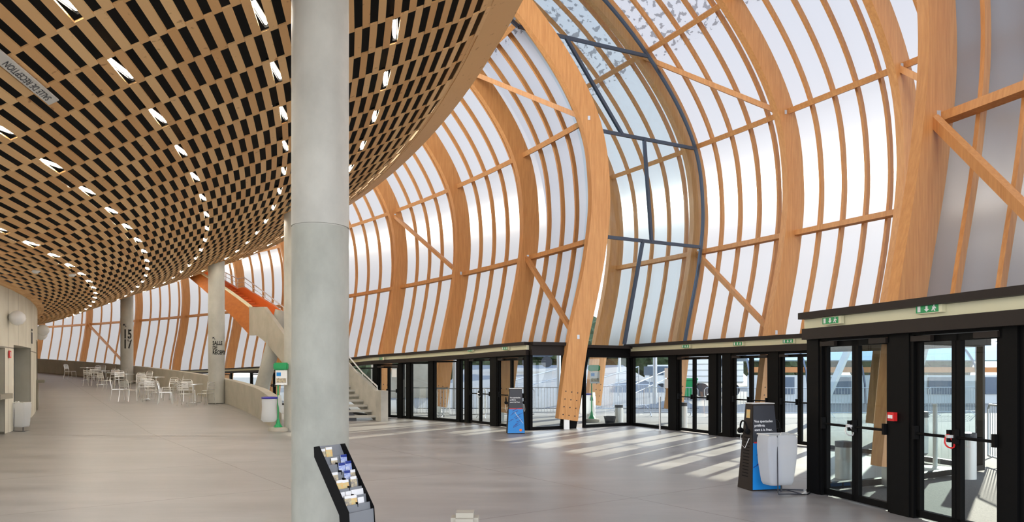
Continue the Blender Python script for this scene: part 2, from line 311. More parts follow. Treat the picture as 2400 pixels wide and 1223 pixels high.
# parapet along the ramp's outer side
pp = MB()
for i in range(62):
    a0, a1 = .445+.017*i, .445+.017*(i+1)
    b = [plan(a0,50.1,0), plan(a0,50.4,0), plan(a1,50.4,0), plan(a1,50.1,0)]
    hh = lambda a: ramp(a)+.93-.10*max(0, (.50-a)/.055)
    t_ = [plan(a0,50.1,hh(a0)), plan(a0,50.4,hh(a0)), plan(a1,50.4,hh(a1)), plan(a1,50.1,hh(a1))]
    pp.hexa(b, t_)
tag(pp.build('wall_parapet', 'parapet_concrete'), kind='structure')

# ------------------------------------------------------------------ concrete core wall
def top_h(R):      # height of the slatted soffit above the floor
    K = [(40,3.55),(42.9,3.88),(44.9,4.16),(46.55,4.73),(48.18,5.31),(49.88,5.86),(51.55,6.44),(52.6,6.86),(53.6,7.42),(55,8.3)]
    for (r0,h0),(r1,h1) in zip(K, K[1:]):
        if R <= r1: return lerp(h0, h1, (R-r0)/(r1-r0))
    return K[-1][1]
wl = MB(); RW = 42.9
def wall_piece(a0, a1, z0, z1, mb):
    n = max(2, int((a1-a0)/.012)+1); s = [a0+(a1-a0)*i/(n-1) for i in range(n)]
    def zz(z, a): return z if z is not None else ramp(a)
    rows = [[plan(a, RW, zz(z0,a)) for a in s], [plan(a, RW, z1) for a in s]]
    uv = [[(RW*a, zz(z0,a)) for a in s], [(RW*a, z1) for a in s]]
    mb.grid(rows, uv)
    for a, fl_ in ((a0, 0), (a1, 1)):
        mb.grid([[plan(a, RW, zz(z0,a)), plan(a, RW-.55, zz(z0,a))], [plan(a, RW, z1), plan(a, RW-.55, z1)]], [[(0,0),(.5,0)],[(0,1),(.5,1)]])
    mb.grid([[plan(a, RW, zz(z0,a)) for a in s], [plan(a, RW-.55, zz(z0,a)) for a in s]], [[(RW*a, 0) for a in s], [(RW*a, .5) for a in s]])
    return mb
OP = [(.375,.400,2.28), (.425,.498,2.22), (.555,.60,2.35)]
a = .10
for o0, o1, h in OP:
    wall_piece(a, o0, None, 3.95, wl); wall_piece(o0, o1, h+ramp(o1), 3.95, wl); a = o1
wall_piece(a, 1.6, None, 3.95, wl); tag(wl.build('wall_left', 'core_concrete'), kind='structure')
dr = MB()
for o0, o1, h in OP: dr.grid([[plan(x, RW-.5, ramp(x)) for x in (o0-.01, (o0+o1)/2, o1+.01)], [plan(x, RW-.5, h+ramp(x)+.1) for x in (o0-.01, (o0+o1)/2, o1+.01)]])
tag(dr.build('door_1', 'grey_panel'), kind='structure')
sh = MB(); x0, x1 = .552, .603
sh.hexa([plan(x0,RW-.3,ramp(.57)+.93), plan(x0,RW+.28,ramp(.57)+.93), plan(x1,RW+.28,ramp(.57)+.93), plan(x1,RW-.3,ramp(.57)+.93)], [plan(x0,RW-.3,ramp(.57)+1.02), plan(x0,RW+.28,ramp(.57)+1.02), plan(x1,RW+.28,ramp(.57)+1.02), plan(x1,RW-.3,ramp(.57)+1.02)])
sh.hexa([plan(x0,RW-.3,ramp(.57)), plan(x0,RW+.05,ramp(.57)), plan(x1,RW+.05,ramp(.57)), plan(x1,RW-.3,ramp(.57))], [plan(x0,RW-.3,ramp(.57)+.93), plan(x0,RW+.05,ramp(.57)+.93), plan(x1,RW+.05,ramp(.57)+.93), plan(x1,RW-.3,ramp(.57)+.93)])
tag(sh.build('serving_counter', 'core_concrete'), 'pale concrete serving counter set in the far opening of the core wall', 'counter')
s2 = MB(); x0, x1 = .372, .402
s2.hexa([plan(x0,RW-.3,.95), plan(x0,RW+.2,.95), plan(x1,RW+.2,.95), plan(x1,RW-.3,.95)], [plan(x0,RW-.3,1.08), plan(x0,RW+.2,1.08), plan(x1,RW+.2,1.08), plan(x1,RW-.3,1.08)])
tag(s2.build('serving_shelf', 'core_concrete'), 'short concrete shelf in the nearest opening of the core wall at the picture edge', 'shelf')

# ------------------------------------------------------------------ slatted soffit
HALF = .0186; A_L = .1407
def row_R(j):      # j = 0 at the outermost row of lamps, 16 rows between lamp rows
    K = [(-96,41.7),(-80,43.3),(-64,44.93),(-48,46.56),(-32,48.18),(-16,49.88),(0,51.55),(16,53.2),(20,53.6)]
    for (j0,r0),(j1,r1) in zip(K, K[1:]):
        if j <= j1: return lerp(r0, r1, (j-j0)/(j1-j0))
sl_ = MB(); sl_.tone = []
for j in range(-84, 15):
    r0, r1 = row_R(j-.485), row_R(j+.485)
    for i in range(-6, 78):
        if (i+j) % 2 == 0 and 14 > j > -82: continue
        a0, a1 = A_L+HALF*(i-.53), A_L+HALF*(i+.53)
        z0, z1 = top_h(r0), top_h(r1); d = .012*random.random()
        P = [(a0,r0,z0), (a1,r0,z0), (a1,r1,z1), (a0,r1,z1)]
        sl_.hexa([plan(p[0],p[1],p[2]+d) for p in P], [plan(p[0],p[1],p[2]+d+.022) for p in P]); t = random.random(); sl_.tone += [t]*6
tag(sl_.build('ceiling', 'slat_pine'), kind='structure')
bk = MB(); aa = [-.02+.03*i for i in range(56)]
bk.grid([[plan(a, r, top_h(r)+.28) for r in (41.5,43,45,46.5,48.2,50,51.5,52.6,53.2)] for a in aa]); tag(bk.build('ceiling_backing', 'void'), kind='structure')
ed = MB(); ed.tone = []
for i in range(84):
    a0, a1 = A_L+HALF*(i-6.5), A_L+HALF*(i-5.5)
    ed.hexa([plan(a0,53.02,top_h(53.02)), plan(a1,53.02,top_h(53.02)), plan(a1,53.6,7.42), plan(a0,53.6,7.42)], [plan(a0,53.02,top_h(53.02)+.06), plan(a1,53.02,top_h(53.02)+.06), plan(a1,53.6,7.48), plan(a0,53.6,7.48)]); ed.tone += [.45]*6
    ed.hexa([plan(a0,53.55,7.42), plan(a1,53.55,7.42), plan(a1,53.6,7.42), plan(a0,53.6,7.42)], [plan(a0,53.5,9.4), plan(a1,53.5,9.4), plan(a1,53.6,9.4), plan(a0,53.6,9.4)]); ed.tone += [.5]*6
tag(ed.build('trim_1', 'slat_pine'), kind='structure')

# lamps: every second cell of five rows
def tilt(a, R):
    e = (top_h(R+.3)-top_h(R-.3))/.6; n = (plan(a, R+.3)-plan(a, R-.3)).normalized(); return math.atan(e), n
lamp0 = empty('ceiling_light'); hb = MB(); hb.box((0,0,.062), (.66,.092,.04)); hb.box((0,.043,.035), (.66,.006,.05)); hb.box((0,-.043,.035), (.66,.006,.05)); hb.box((.325,0,.035), (.006,.08,.05)); hb.box((-.325,0,.035), (.006,.08,.05)); hb.build('housing', 'black', lamp0)
tb = MB(); tb.tube([(-.25,0,.02),(-.12,0,.02),(.12,0,.02),(.25,0,.02)], .019, 10); tb.build('tube', 'lamp_glow', lamp0)
first = True
for j, u0, u1, nm in ((0,2,21,'outermost'), (-16,1,18,'second outermost'), (-32,0,17,'middle'), (-48,1,17,'second innermost'), (-64,3,17,'innermost')):
    for u in range(u0, u1+1):
        a = A_L+.0372*u; R = row_R(j); e, n = tilt(a, R); t = tangent(a, R)
        o = lamp0 if first else copy_tree(lamp0); first = False
        z = n*math.cos(e)+Vector((0,0,math.sin(e))); y = z; x = t; zz = x.cross(y).normalized()
        if zz.z < 0: x = -x; zz = -zz
        Mx = Matrix((x, y, zz)).transposed().to_4x4(); p = plan(a, R, top_h(R)+.015); Mx.translation = p; o.matrix_world = Mx
        tag(o, 'lit tube lamp recessed in the %s lamp row of the slatted wood ceiling' % nm, 'ceiling light', 'lamps in the %s row' % nm)
# smoke detectors
sd = MB(); sd.lathe([(.10,.0),(.10,-.03),(.06,-.06),(.055,-.075)], k=20)
for k, (a, j, lab) in enumerate(((.1407+.0372*1.5,-8,'round white smoke detector high in the ceiling left of the big column'), (.395,-66,'round white smoke detector on the low left part of the slatted ceiling'), (.361,-72,'round white smoke detector at the left picture edge of the slatted ceiling'), (.376,-7,'small round white smoke detector left of the big column, far in the ceiling'))):
    R = row_R(j); o = sd.build('smoke_detector', 'white', smooth=False); o.location = plan(a, R, top_h(R)+.03); tag(o, lab, 'smoke detector')

# hanging notice strip over a slat, its lettering reads from the other side
def on_soffit(a, R, dz=0): return plan(a, R, top_h(R)+dz)
nb = MB(); ra, rb = row_R(-41.1), row_R(-39.8)
for i in range(6):
    a0, a1 = .1385+.0063*i, .1385+.0063*(i+1)
    nb.hexa([on_soffit(a0,ra,-.03), on_soffit(a1,ra,-.03), on_soffit(a1,rb,-.03), on_soffit(a0,rb,-.03)], [on_soffit(a0,ra,-.015), on_soffit(a1,ra,-.015), on_soffit(a1,rb,-.015), on_soffit(a0,rb,-.015)])
ns = nb.build('hanging_sign', 'alu_matt'); tag(ns, 'pale grey sign strip with small dark lettering fixed under the wooden ceiling', 'sign')
text_mb('SALLE DE RÉCEPTION', .115, lambda u, v, q: on_soffit(.1735-u/47.3, (ra+rb)/2+.035-v, -.034), spacing=1.0).build('lettering', 'charcoal', ns)

# ------------------------------------------------------------------ concrete columns
def column(a, R, rad, label, parts=None, loc=None, z0=None, base=False):
    p = loc or plan(a, R); zb = ramp(a) if z0 is None else z0; zt = top_h(50.5)+.45
    o = empty('concrete_column', (p[0], p[1], zb)); H = zt-zb
    m = MB(); joint = 3.22-zb if base else 2.5
    m.lathe([(rad,0),(rad,joint-.006)], k=64); s1 = m.build('shaft', 'column_base_concrete' if base else 'column_concrete', o, smooth='auto')
    m = MB(); m.lathe([(rad-.008,joint-.006),(rad-.008,joint+.008),(rad+.002,joint+.008),(rad*1.0,H)], k=64); m.build('upper_shaft', 'column_concrete', o, smooth='auto')
    tag(o, label, 'column'); return o
COLS = {}
COLS['big'] = column(0, 0, .305, 'large round concrete column in the foreground with a brochure rack leaning on it', loc=(-2.10, 7.95), z0=0, base=True)
column(0, 0, .30, 'round concrete column mostly hidden behind the large foreground column', loc=(-6.10, 20.4), z0=0)
c_sal = (-11.45, 28.1); c_15 = (-20.6, 38.8)
COLS['sal'] = column(.615, 0, .30, 'round concrete column lettered SALLE DE RÉCEPTION beside the orange stair', loc=c_sal)
COLS['15'] = column(.88, 0, .31, 'round concrete column numbered 15 and 17 behind the cafe chairs', loc=c_15)
def col_text(col, txt, size, z, rad, x0, k=.66, name='lettering'):
    c = Vector(col.location); d0 = math.atan2(-c.y, -c.x)     # faces the hall
    def f(u, v, q): th = d0+(x0+u*k)/rad; return (rad*1.035*math.cos(th), rad*1.035*math.sin(th), z-c.z+v)
    text_mb(txt, size, f, bold=.03).build(name, 'void', col)
def col_arrow(col, z, rad, x0, s):
    c = Vector(col.location); d0 = math.atan2(-c.y, -c.x); m = MB()
    f = lambda u, v: (rad*1.035*math.cos(d0+(x0+u)/rad), rad*1.035*math.sin(d0+(x0+u)/rad), z-c.z+v)
    m.add([f(0,s), f(s*.8,s), f(s*.5,s*.72), f(s,s*.15), f(s*.85,0), f(s*.35,s*.57), f(0,s*.25)], [(0,1,2,5,6),(2,3,4,5)]); m.build('arrow', 'charcoal', col)
col_text(COLS['15'], '15', .66, 3.43, .31, -.19); col_text(COLS['15'], '17', .66, 2.90, .31, -.19); col_arrow(COLS['15'], 4.02, .31, -.19, .17)
col_text(COLS['sal'], 'SALLE', .21, 2.68, .30, -.14); col_text(COLS['sal'], 'DE', .21, 2.50, .30, -.14); col_text(COLS['sal'], 'RÉCEPTION', .21, 2.32, .30, -.14); col_arrow(COLS['sal'], 2.88, .30, -.14, .10)

# ------------------------------------------------------------------ the outer timber shell
KN = [(57.72,0),(57.82,.2),(58.16,2.5),(58.72,5),(58.90,7),(58.52,9),(57.16,11),(54.9,13),(51.8,14.7),(47.6,15.9),(42.5,16.5),(41,16.6)]
PROF = []
for i in range(1, len(KN)-2):
    for k in range(8):
        t = k/8; PROF.append(tuple(cr1(KN[i-1][q], KN[i][q], KN[i+1][q], KN[i+2][q], t) for q in (0,1)))
PROF.append(KN[-2])
NRM = []
for i in range(len(PROF)):
    d = Vector(PROF[min(i+1,len(PROF)-1)])-Vector(PROF[max(i-1,0)]); d.normalize(); NRM.append((d.y, -d.x))
def shell_pt(a, i, off, dr):      # i may be fractional
    i0 = int(min(i, len(PROF)-2)); t = i-i0
    r = lerp(PROF[i0][0], PROF[i0+1][0], t); z = lerp(PROF[i0][1], PROF[i0+1][1], t); n = (lerp(NRM[i0][0], NRM[i0+1][0], t), lerp(NRM[i0][1], NRM[i0+1][1], t))
    return plan(a, r+n[0]*off+dr, z+n[1]*off+(.12 if dr > 1 else 0))
def idx_z(z):
    for i in range(len(PROF)-1):
        if PROF[i][1] <= z <= PROF[i+1][1]: return i+(z-PROF[i][1])/(PROF[i+1][1]-PROF[i][1])
    return len(PROF)-1
def rib_mesh(a, i0, off0, off1, w_, dr, m=None, iend=None, i_end_pad=0):
    m = m or MB(); rows = []
    ks = [i0]+[k for k in range(int(i0)+1, int(iend or len(PROF)-1)+1)]
    for k in ks:
        t = tangent(a, 58+dr)*w_/2; p, q = shell_pt(a, k, off0, dr), shell_pt(a, k, off1, dr)
        rows.append([p-t, p+t, q+t, q-t])
    vs = [v for r in rows for v in r]; fs = [(3,2,1,0)]
    for k in range(len(rows)-1):
        for j in range(4): fs.append((4*k+j, 4*k+(j+1)%4, 4*k+4+(j+1)%4, 4*k+4+j))
    b = 4*(len(rows)-1); fs.append((b,b+1,b+2,b+3)); m.add(vs, fs); return m
INNER = [.3996,.4769,.5646,.6575,.757,.848,.9413,1.0486,1.1445,1.2488,1.35,1.46]     # far side, from the glazed gap outwards
OUTER = [.4203,.3459,.2713,.197]                                                         # recessed bay over the middle entrance
OUTX = [.50]
NEAR = [.1732,.1082,.035]
LO, UP, TP = idx_z(5.62), idx_z(8.90), idx_z(11.5)
shoe_i = idx_z(.32)
def main_rib(a, dr, label, holes=False):
    o = rib_mesh(a, shoe_i, 0, .62, .21, dr).build('timber_arch_rib', 'glulam'); tag(o, label, 'arch rib')
    p, q = shell_pt(a, shoe_i, .2, dr), shell_pt(a, shoe_i, .42, dr); s = MB(); base = Vector((lerp(p.x,q.x,.5), lerp(p.y,q.y,.5), 0))
    s.bar(base, (p+q)/2+Vector((0,0,.03)), .16, .16); s.build('steel_shoe', 'alu_matt', o)
    b = MB(); t = tangent(a, 58+dr)*.108
    for k in range(12):
        ii = idx_z(.45+.22*(k//3)); off = (.12,.31,.5)[k%3]
        c = shell_pt(a, ii, off, dr); b.bar(c-t*1.06, c+t*1.06, .03, .03)
    b.build('bolts', 'charcoal', o)
    return o
for k, a in enumerate(INNER):
    main_rib(a, 0, 'large curved pine arch rib at the glazed gap with its foot on the hall floor' if k == 0 else 'large curved pine arch rib of the far shell, %s beyond the glazed gap' % ORD[k-1])
for k, a in enumerate(OUTER):
    main_rib(a, 4.62, 'large curved pine arch rib over the middle entrance, %s from the glazed gap' % ORD[k])
for k, a in enumerate(OUTX): main_rib(a, 4.62, 'pine arch rib seen faintly through the glazed gap, %s beyond it outside' % ORD[k])
for k, a in enumerate(NEAR): main_rib(a, 0, 'massive curved pine arch rib above the near entrance, %s from its left' % ORD[k])
SEC = idx_z(2.5)
def z_low(a, dr):      # where the sheeting stops above the entrance heads and the parapet
    if dr or a < .45: return 2.45
    return lerp(2.45, 1.85, min(1, (a-.45)/.40)) if a < .85 else lerp(1.85, 1.5, min(1, (a-.85)/.3))
def secondary(a0, a1, dr, where, grp, n=4):
    for k in range(n):
        a = lerp(a0, a1, (k+1)/(n+1)); o = rib_mesh(a, idx_z(z_low(a, dr)+.03), .50, .63, .075, dr).build('slender_timber_rib', 'glulam')
        tag(o, 'slender curved pine rib, %s of four %s' % (ORD[k], where), 'slender rib', grp)
def purlin(a0, a1, ii, dr, label, name='timber_purlin', w_=.15):
    n = 5; m = MB(); rows = []
    for k in range(n):
        a = lerp(a0, a1, k/(n-1)); p, q = shell_pt(a, ii, .34, dr), shell_pt(a, ii, .49, dr); d = (shell_pt(a, ii+.5, .34, dr)-p).normalized()*w_/2
        rows.append([p-d, q-d, q+d, p+d])
    vs = [v for r in rows for v in r]; fs = [(3,2,1,0)]
    for k in range(n-1):
        for j in range(4): fs.append((4*k+j, 4*k+(j+1)%4, 4*k+4+(j+1)%4, 4*k+4+j))
    b = 4*(n-1); fs.append((b,b+1,b+2,b+3)); m.add(vs, fs)
    o = m.build(name, 'glulam'); tag(o, label, 'purlin', 'purlins between the arch ribs'); return o
def brace(p, q, label):
    m = MB(); m.bar(p, q, .13, .14); o = m.build('timber_brace', 'glulam'); tag(o, label, 'brace')
    for c in (p, q): s = MB(); s.box((c[0], c[1], c[2]), (.2,.2,.12)); s.build('steel_node', 'galv', o)
bays = [(INNER[k], INNER[k+1], 0, 'in the %s bay beyond the glazed gap' % ORD[k], 'slender ribs of the far shell') for k in range(len(INNER)-1)]
bays += [(OUTER[k], OUTER[k+1], 4.62, 'in the %s bay over the middle entrance' % ORD[k], 'slender ribs over the middle entrance') for k in range(3)]
bays += [(.50, .4203, 4.62, 'outside beyond the glazed gap', 'slender ribs outside the glazed gap')]
bays += [(NEAR[0], NEAR[1], 0, 'in the first bay above the near entrance', 'slender ribs of the near shell'), (NEAR[1], NEAR[2], 0, 'in the second bay above the near entrance', 'slender ribs of the near shell')]
for a0, a1, dr, wh, grp in bays:
    secondary(a0, a1, dr, wh, grp)
    for ii, h in ((LO, 'low'), (UP, 'middle'), (TP, 'high')):
        purlin(a0, a1, ii, dr, '%s horizontal pine purlin %s' % (h, wh))
# diagonal braces
def nd(a, ii, dr): return shell_pt(a, ii, .25, dr)
FT = idx_z(2.7)
brace(nd(INNER[1], LO, 0), nd(INNER[0], FT, 0), 'diagonal pine brace falling to the foot of the rib at the glazed gap')
brace(nd(INNER[1], TP-.4, 0), nd(INNER[0], UP, 0), 'diagonal pine brace high up left of the glazed gap')
brace(nd(INNER[3], UP-.6, 0), nd(INNER[2], LO, 0), 'diagonal pine brace just right of the big column at mid height')
brace(nd(INNER[9], LO, 0), nd(INNER[8], idx_z(1.9), 0), 'reddish diagonal brace at the far left end of the shell')
brace(nd(OUTER[0], LO, 4.62), nd(OUTER[1], FT, 4.62), 'diagonal pine brace low over the middle entrance doors')
brace(nd(OUTER[0], TP, 4.62), nd(OUTER[1], UP, 4.62), 'diagonal pine brace high over the middle entrance doors')
brace(nd(OUTER[2], UP, 4.62), nd(OUTER[3], LO, 4.62), 'short diagonal brace running behind the massive near rib')
brace(nd(NEAR[0], LO, 0), Vector((6.58, 8.6, 3.07)), 'diagonal pine brace at the right picture edge above the near entrance')

def skin(a0, a1, dr, name, n):
    m = MB(); ks = [idx_z(2.45)]+list(range(int(idx_z(2.45))+1, len(PROF))); L_ = 0
    A_ = [lerp(a0, a1, k/n) for k in range(n+1)]
    rows = [[shell_pt(a, k, .66, dr) for a in A_] for k in ks]; rows[0] = [shell_pt(a, idx_z(z_low(a, dr)), .66, dr) for a in A_]
    m.grid(rows, [[(a*60, p.z) for a, p in zip(A_, r)] for r in rows])
    o = m.build(name, 'polycarbonate', smooth=True); tag(o, kind='structure')
    # outward normals
    p = o.data.polygons[n//2]; c = p.center; q = plan((a0+a1)/2, 50)
    if p.normal.dot(Vector((c.x-q.x, c.y-q.y, 0))) < 0: o.data.flip_normals()
skin(.405, 1.46, 0, 'wall_far', 90); skin(.175, .50, 4.62, 'wall_middle', 40); skin(0.0, .176, 0, 'wall_right', 20)

# steel framed glass wall closing the gap between the far shell and the middle shell
def gap_wall(ag, n, dz_top=60, s=1):
    w_ = empty('window_%d' % n); tag(w_, kind='structure'); m = MB(); ks = [SEC-.3]+list(range(int(SEC)+1, dz_top))
    m.grid([[shell_pt(ag, k, .2, 0), shell_pt(ag, k, .1, 4.62)] for k in ks]); m.build('pane', 'wall_glass', w_)
    fr = MB()
    pts = [shell_pt(ag, k, -.02, 4.62) for k in ks]
    for p, q in zip(pts, pts[1:]): fr.bar(p, q, .07, .09)
    def gp(f_, z):      # fraction from the inner shell to the outer one at height z
        i = idx_z(z); p = shell_pt(ag, i, .5, 0); q = shell_pt(ag, idx_z(z-.12), 0, 4.62); r = p.lerp(q, f_); r.z = z; return r
    for z in (5.75, 8.95, 11.55): fr.bar(gp(-.02, z), gp(1, z), .07, .1)
    for f_, z0, z1 in ((.44, 2.5, 5.75), (.52, 5.75, 8.95), (.33, 8.95, 11.55), (-.02, 11.55, 14.2)): fr.bar(gp(f_, z0), gp(f_, z1), .09, .09)
    fr.build('window_frame', 'steel_blue', w_)
gap_wall(.410, 1)

# ------------------------------------------------------------------ entrance fronts
def V2(p, z): return Vector((p[0], p[1], z))
class Front:      # a straight or bent run of glazing on the floor; h(t) gives its top
    pass
def frame_bar(m, p, q, z0, z1, d=.10):
    p, q = Vector(p).to_2d(), Vector(q).to_2d(); t = (q-p).normalized(); n = Vector((-t.y, t.x))*d/2
    m.hexa([(*(p-n),z0), (*(q-n),z0), (*(q+n),z0), (*(p+n),z0)], [(*(p-n),z1), (*(q-n),z1), (*(q+n),z1), (*(p+n),z1)])
def mix(p, q, t): return (lerp(p[0],q[0],t), lerp(p[1],q[1],t))
NDOOR = [1]; NWIN = [1]
def glazing(p, q, zt, m='glass', inset=0.0, z0=.06):
    g = MB(); g.add([(p[0],p[1],z0),(q[0],q[1],z0),(q[0],q[1],zt),(p[0],p[1],zt)], [(0,1,2,3)]); return g
def window(p, q, zt, border=.05):
    NWIN[0] += 1; o = empty('window_%d' % NWIN[0]); tag(o, kind='structure'); L_ = math.dist(p, q); b = border/L_
    m = MB(); frame_bar(m, p, mix(p,q,b), 0, zt); frame_bar(m, mix(p,q,1-b), q, 0, zt); frame_bar(m, mix(p,q,b), mix(p,q,1-b), 0, .09); frame_bar(m, mix(p,q,b), mix(p,q,1-b), zt-.05, zt)
    m.build('window_frame', 'black', o); glazing(mix(p,q,b), mix(p,q,1-b), zt-.05).build('pane', 'glass', o)
def door_pair(p, q, zt, inward, chain=False):
    NDOOR[0] += 1; o = empty('door_%d' % NDOOR[0]); tag(o, kind='structure'); L_ = math.dist(p, q); b = .05/L_; s = .055/L_
    m = MB(); frame_bar(m, p, mix(p,q,b), 0, zt, .13); frame_bar(m, mix(p,q,1-b), q, 0, zt, .13); frame_bar(m, p, q, zt-.06, zt, .13); m.build('door_frame', 'black', o)
    iv = Vector((*inward,0))*.07
    for k, (t0, t1) in enumerate(((b, .5), (.5, 1-b))):
        m = MB(); z1 = zt-.07
        frame_bar(m, mix(p,q,t0+.003), mix(p,q,t0+s), .02, z1, .06); frame_bar(m, mix(p,q,t1-s), mix(p,q,t1-.003), .02, z1, .06); frame_bar(m, mix(p,q,t0), mix(p,q,t1), .02, .10, .06); frame_bar(m, mix(p,q,t0), mix(p,q,t1), z1-.07, z1, .06)
        lf = m.build('door_leaf', 'black', o); glazing(mix(p,q,t0+s), mix(p,q,t1-s), z1-.07, z0=.10).build('pane', 'glass', lf)
        a, c = V2(mix(p,q,t0+.03), .96)+iv, V2(mix(p,q,t1-.03), .96)+iv; bm_ = MB(); e = (c-a).normalized()*.07
        bm_.tube([a-iv*.6, a, a+e, c-e, c, c-iv*.6], .017, 8); bm_.box((a.x,a.y,.97), (.05,.05,.15)); bm_.box((c.x,c.y,.97), (.05,.05,.13)); bm_.build('panic_bar', 'black', lf)
        cl = V2(mix(p,q,.5*(t0+t1)-.12 if k == 0 else .5*(t0+t1)+.12), zt-.10)+iv; cm = MB(); u = (V2(q,0)-V2(p,0)).normalized(); cm.bar(cl-u*.14, cl+u*.14, .05, .06); cm.build('door_closer', 'brown_black', lf)
    if chain:
        c = V2(mix(p,q,.5), .93)+iv*1.6
        k = MB(); pts = [c+Vector((.0,0,.06))+Vector((math.sin(i*.6)*.05, math.cos(i*.6)*.02, -.035*abs(i-5)/5*4 if False else -.14*math.sin(PI*i/10))) for i in range(11)]
        k.tube(pts, .009, 6); k.build('chain', 'red' if chain == 'red' else 'alu_matt', o); k = MB(); k.box((c.x, c.y, c.z+.04), (.07,.05,.03)); k.build('padlock', 'alu_matt', o)
    return o
def post(m, p, q, zt): frame_bar(m, p, q, 0, zt, .16)
def head(name, p, q, z0, inward, strip=True, k=1.0, k1=None, m0='brown_black', outdepth=.5):      # fascia: dark cap, cream light trough, dark lintel
    k1 = k if k1 is None else k1; zs = [(2.12*k,2.12*k1), (2.27*k,2.27*k1), (2.40*k,2.40*k1), (2.49*k,2.49*k1)]; iv = Vector((inward[0], inward[1], 0))
    P, Q = V2(p, 0), V2(q, 0)
    def slab(z0, z1, i0, i1, mt, nm, par=None):
        Z = lambda v: Vector((0,0,v)); m = MB(); m.hexa([P+iv*i0+Z(z0[0]), Q+iv*i0+Z(z0[1]), Q+iv*i1+Z(z0[1]), P+iv*i1+Z(z0[0])], [P+iv*i0+Z(z1[0]), Q+iv*i0+Z(z1[1]), Q+iv*i1+Z(z1[1]), P+iv*i1+Z(z1[0])]); return m.build(nm, mt, par)
    c = slab(zs[0], zs[1], -.1, .16, m0, name); tag(c, kind='structure')
    if strip: slab(zs[1], zs[2], -.1, .12, 'cream', 'light_trough', c)
    else: slab(zs[1], zs[2], -.1, .12, m0, 'light_trough', c)
    slab(zs[2], zs[3], -.1, .22, 'brown_black', 'cap', c)
    return c
TRIM = [1]
def trim():
    TRIM[0] += 1; return 'trim_%d' % TRIM[0]
inA = (-.61,-.79); inB = (-.91,-.41); inC = (-.97,-.24)
# far entrance (left of the glazed gap): its head drops a little towards the stair
Ax = {878:(-5.01,26.46),888:(-4.84,26.35),937:(-4.0,25.83),945:(-3.86,25.75),955:(-3.7,25.65),964:(-3.54,25.52),1008:(-2.81,24.84),1019:(-2.63,24.67),1074:(-1.77,23.85),1081:(-1.66,23.75),1093:(-1.48,23.59),1101:(-1.36,23.4),1154:(-.6,22.21),1168:(-.41,21.91),1234:(.41,20.59),1240:(.48,20.47)}
def kA(p): return lerp(.905, 1.0, min(1, max(0, (p[0]+5.01)/5.0)))
for a, b in zip(A_LINE, A_LINE[1:]):
    head(trim(), a, b, 2.1, inA, True, kA(a), kA(b))
pf = MB()
for a, b in ((878,888),(937,945),(955,964),(1008,1019),(1074,1081),(1093,1101),(1154,1168),(1234,1240)): post(pf, Ax[a], Ax[b], 2.14*(kA(Ax[a])))
tag(pf.build(trim(), 'black'), kind='structure')
door_pair(Ax[888], Ax[937], 2.12*kA(Ax[888]), inA); window(Ax[945], Ax[955], 2.12*kA(Ax[945]), .03); window(Ax[964], Ax[1008], 2.12*kA(Ax[964])); window(Ax[1019], Ax[1074], 2.12*kA(Ax[1019])); window(Ax[1081], Ax[1093], 2.12*kA(Ax[1081]), .03)
door_pair(Ax[1101], Ax[1154], 2.12, inA, chain=True); door_pair(Ax[1168], Ax[1234], 2.12, inA)
# behind the stair and the parapet
FL = [(-5.01,26.46), (-10.1,34.5), (-15.5,40.0), (-22,47)]; kk = [.905,.80,.74,.69]
for i in range(3):
    a, b = FL[i], FL[i+1]; k = (kk[i]+kk[i+1])/2; head(trim(), a, b, 2, (-.6,-.8), True, kk[i], kk[i+1])
    for j in range(3):
        p, q = mix(a, b, j/3), mix(a, b, (j+1)/3)
        if (i, j) in ((1, 0), (1, 1)): door_pair(p, q, 2.12*k, (-.6,-.8))
        else: window(p, q, 2.12*k, .1)
# glazed side of the far vestibule under the gap
S = [(.48,20.47), (1.52,21.05), (2.10,21.38), (3.70,22.44)]
window(S[0], S[1], 2.24, .09); window(S[2], (3.62,22.39), 2.24, .07)
lp = MB(); lp.bar((1.62,21.14,0), (2.05,21.42,2.3), .16, .50, side=(.5,-.8,0)); tag(lp.build(trim(), 'black'), kind='structure')
head(trim(), S[0], S[1], 2, (.5,-.8), False, 1.0); head(trim(), mix(S[1],S[2],.3), S[3], 2, (.5,-.8), False, .98, None, 'black')
# roofs over the vestibules (dark, between the fronts and the shells)
rf = MB(); rf.add([V2(p, 2.44*kA(p)) for p in A_LINE]+[tuple(plan(.405, 58.9, 2.47)), tuple(plan(.45, 58.9, 2.47)), tuple(plan(.50, 58.9, 2.47)), tuple(plan(.56, 58.9, 2.46))], [(0,1,2,3,4,5,6,7,8,9)]); tag(rf.build('ceiling_vestibule', 'brown_black'), kind='structure')
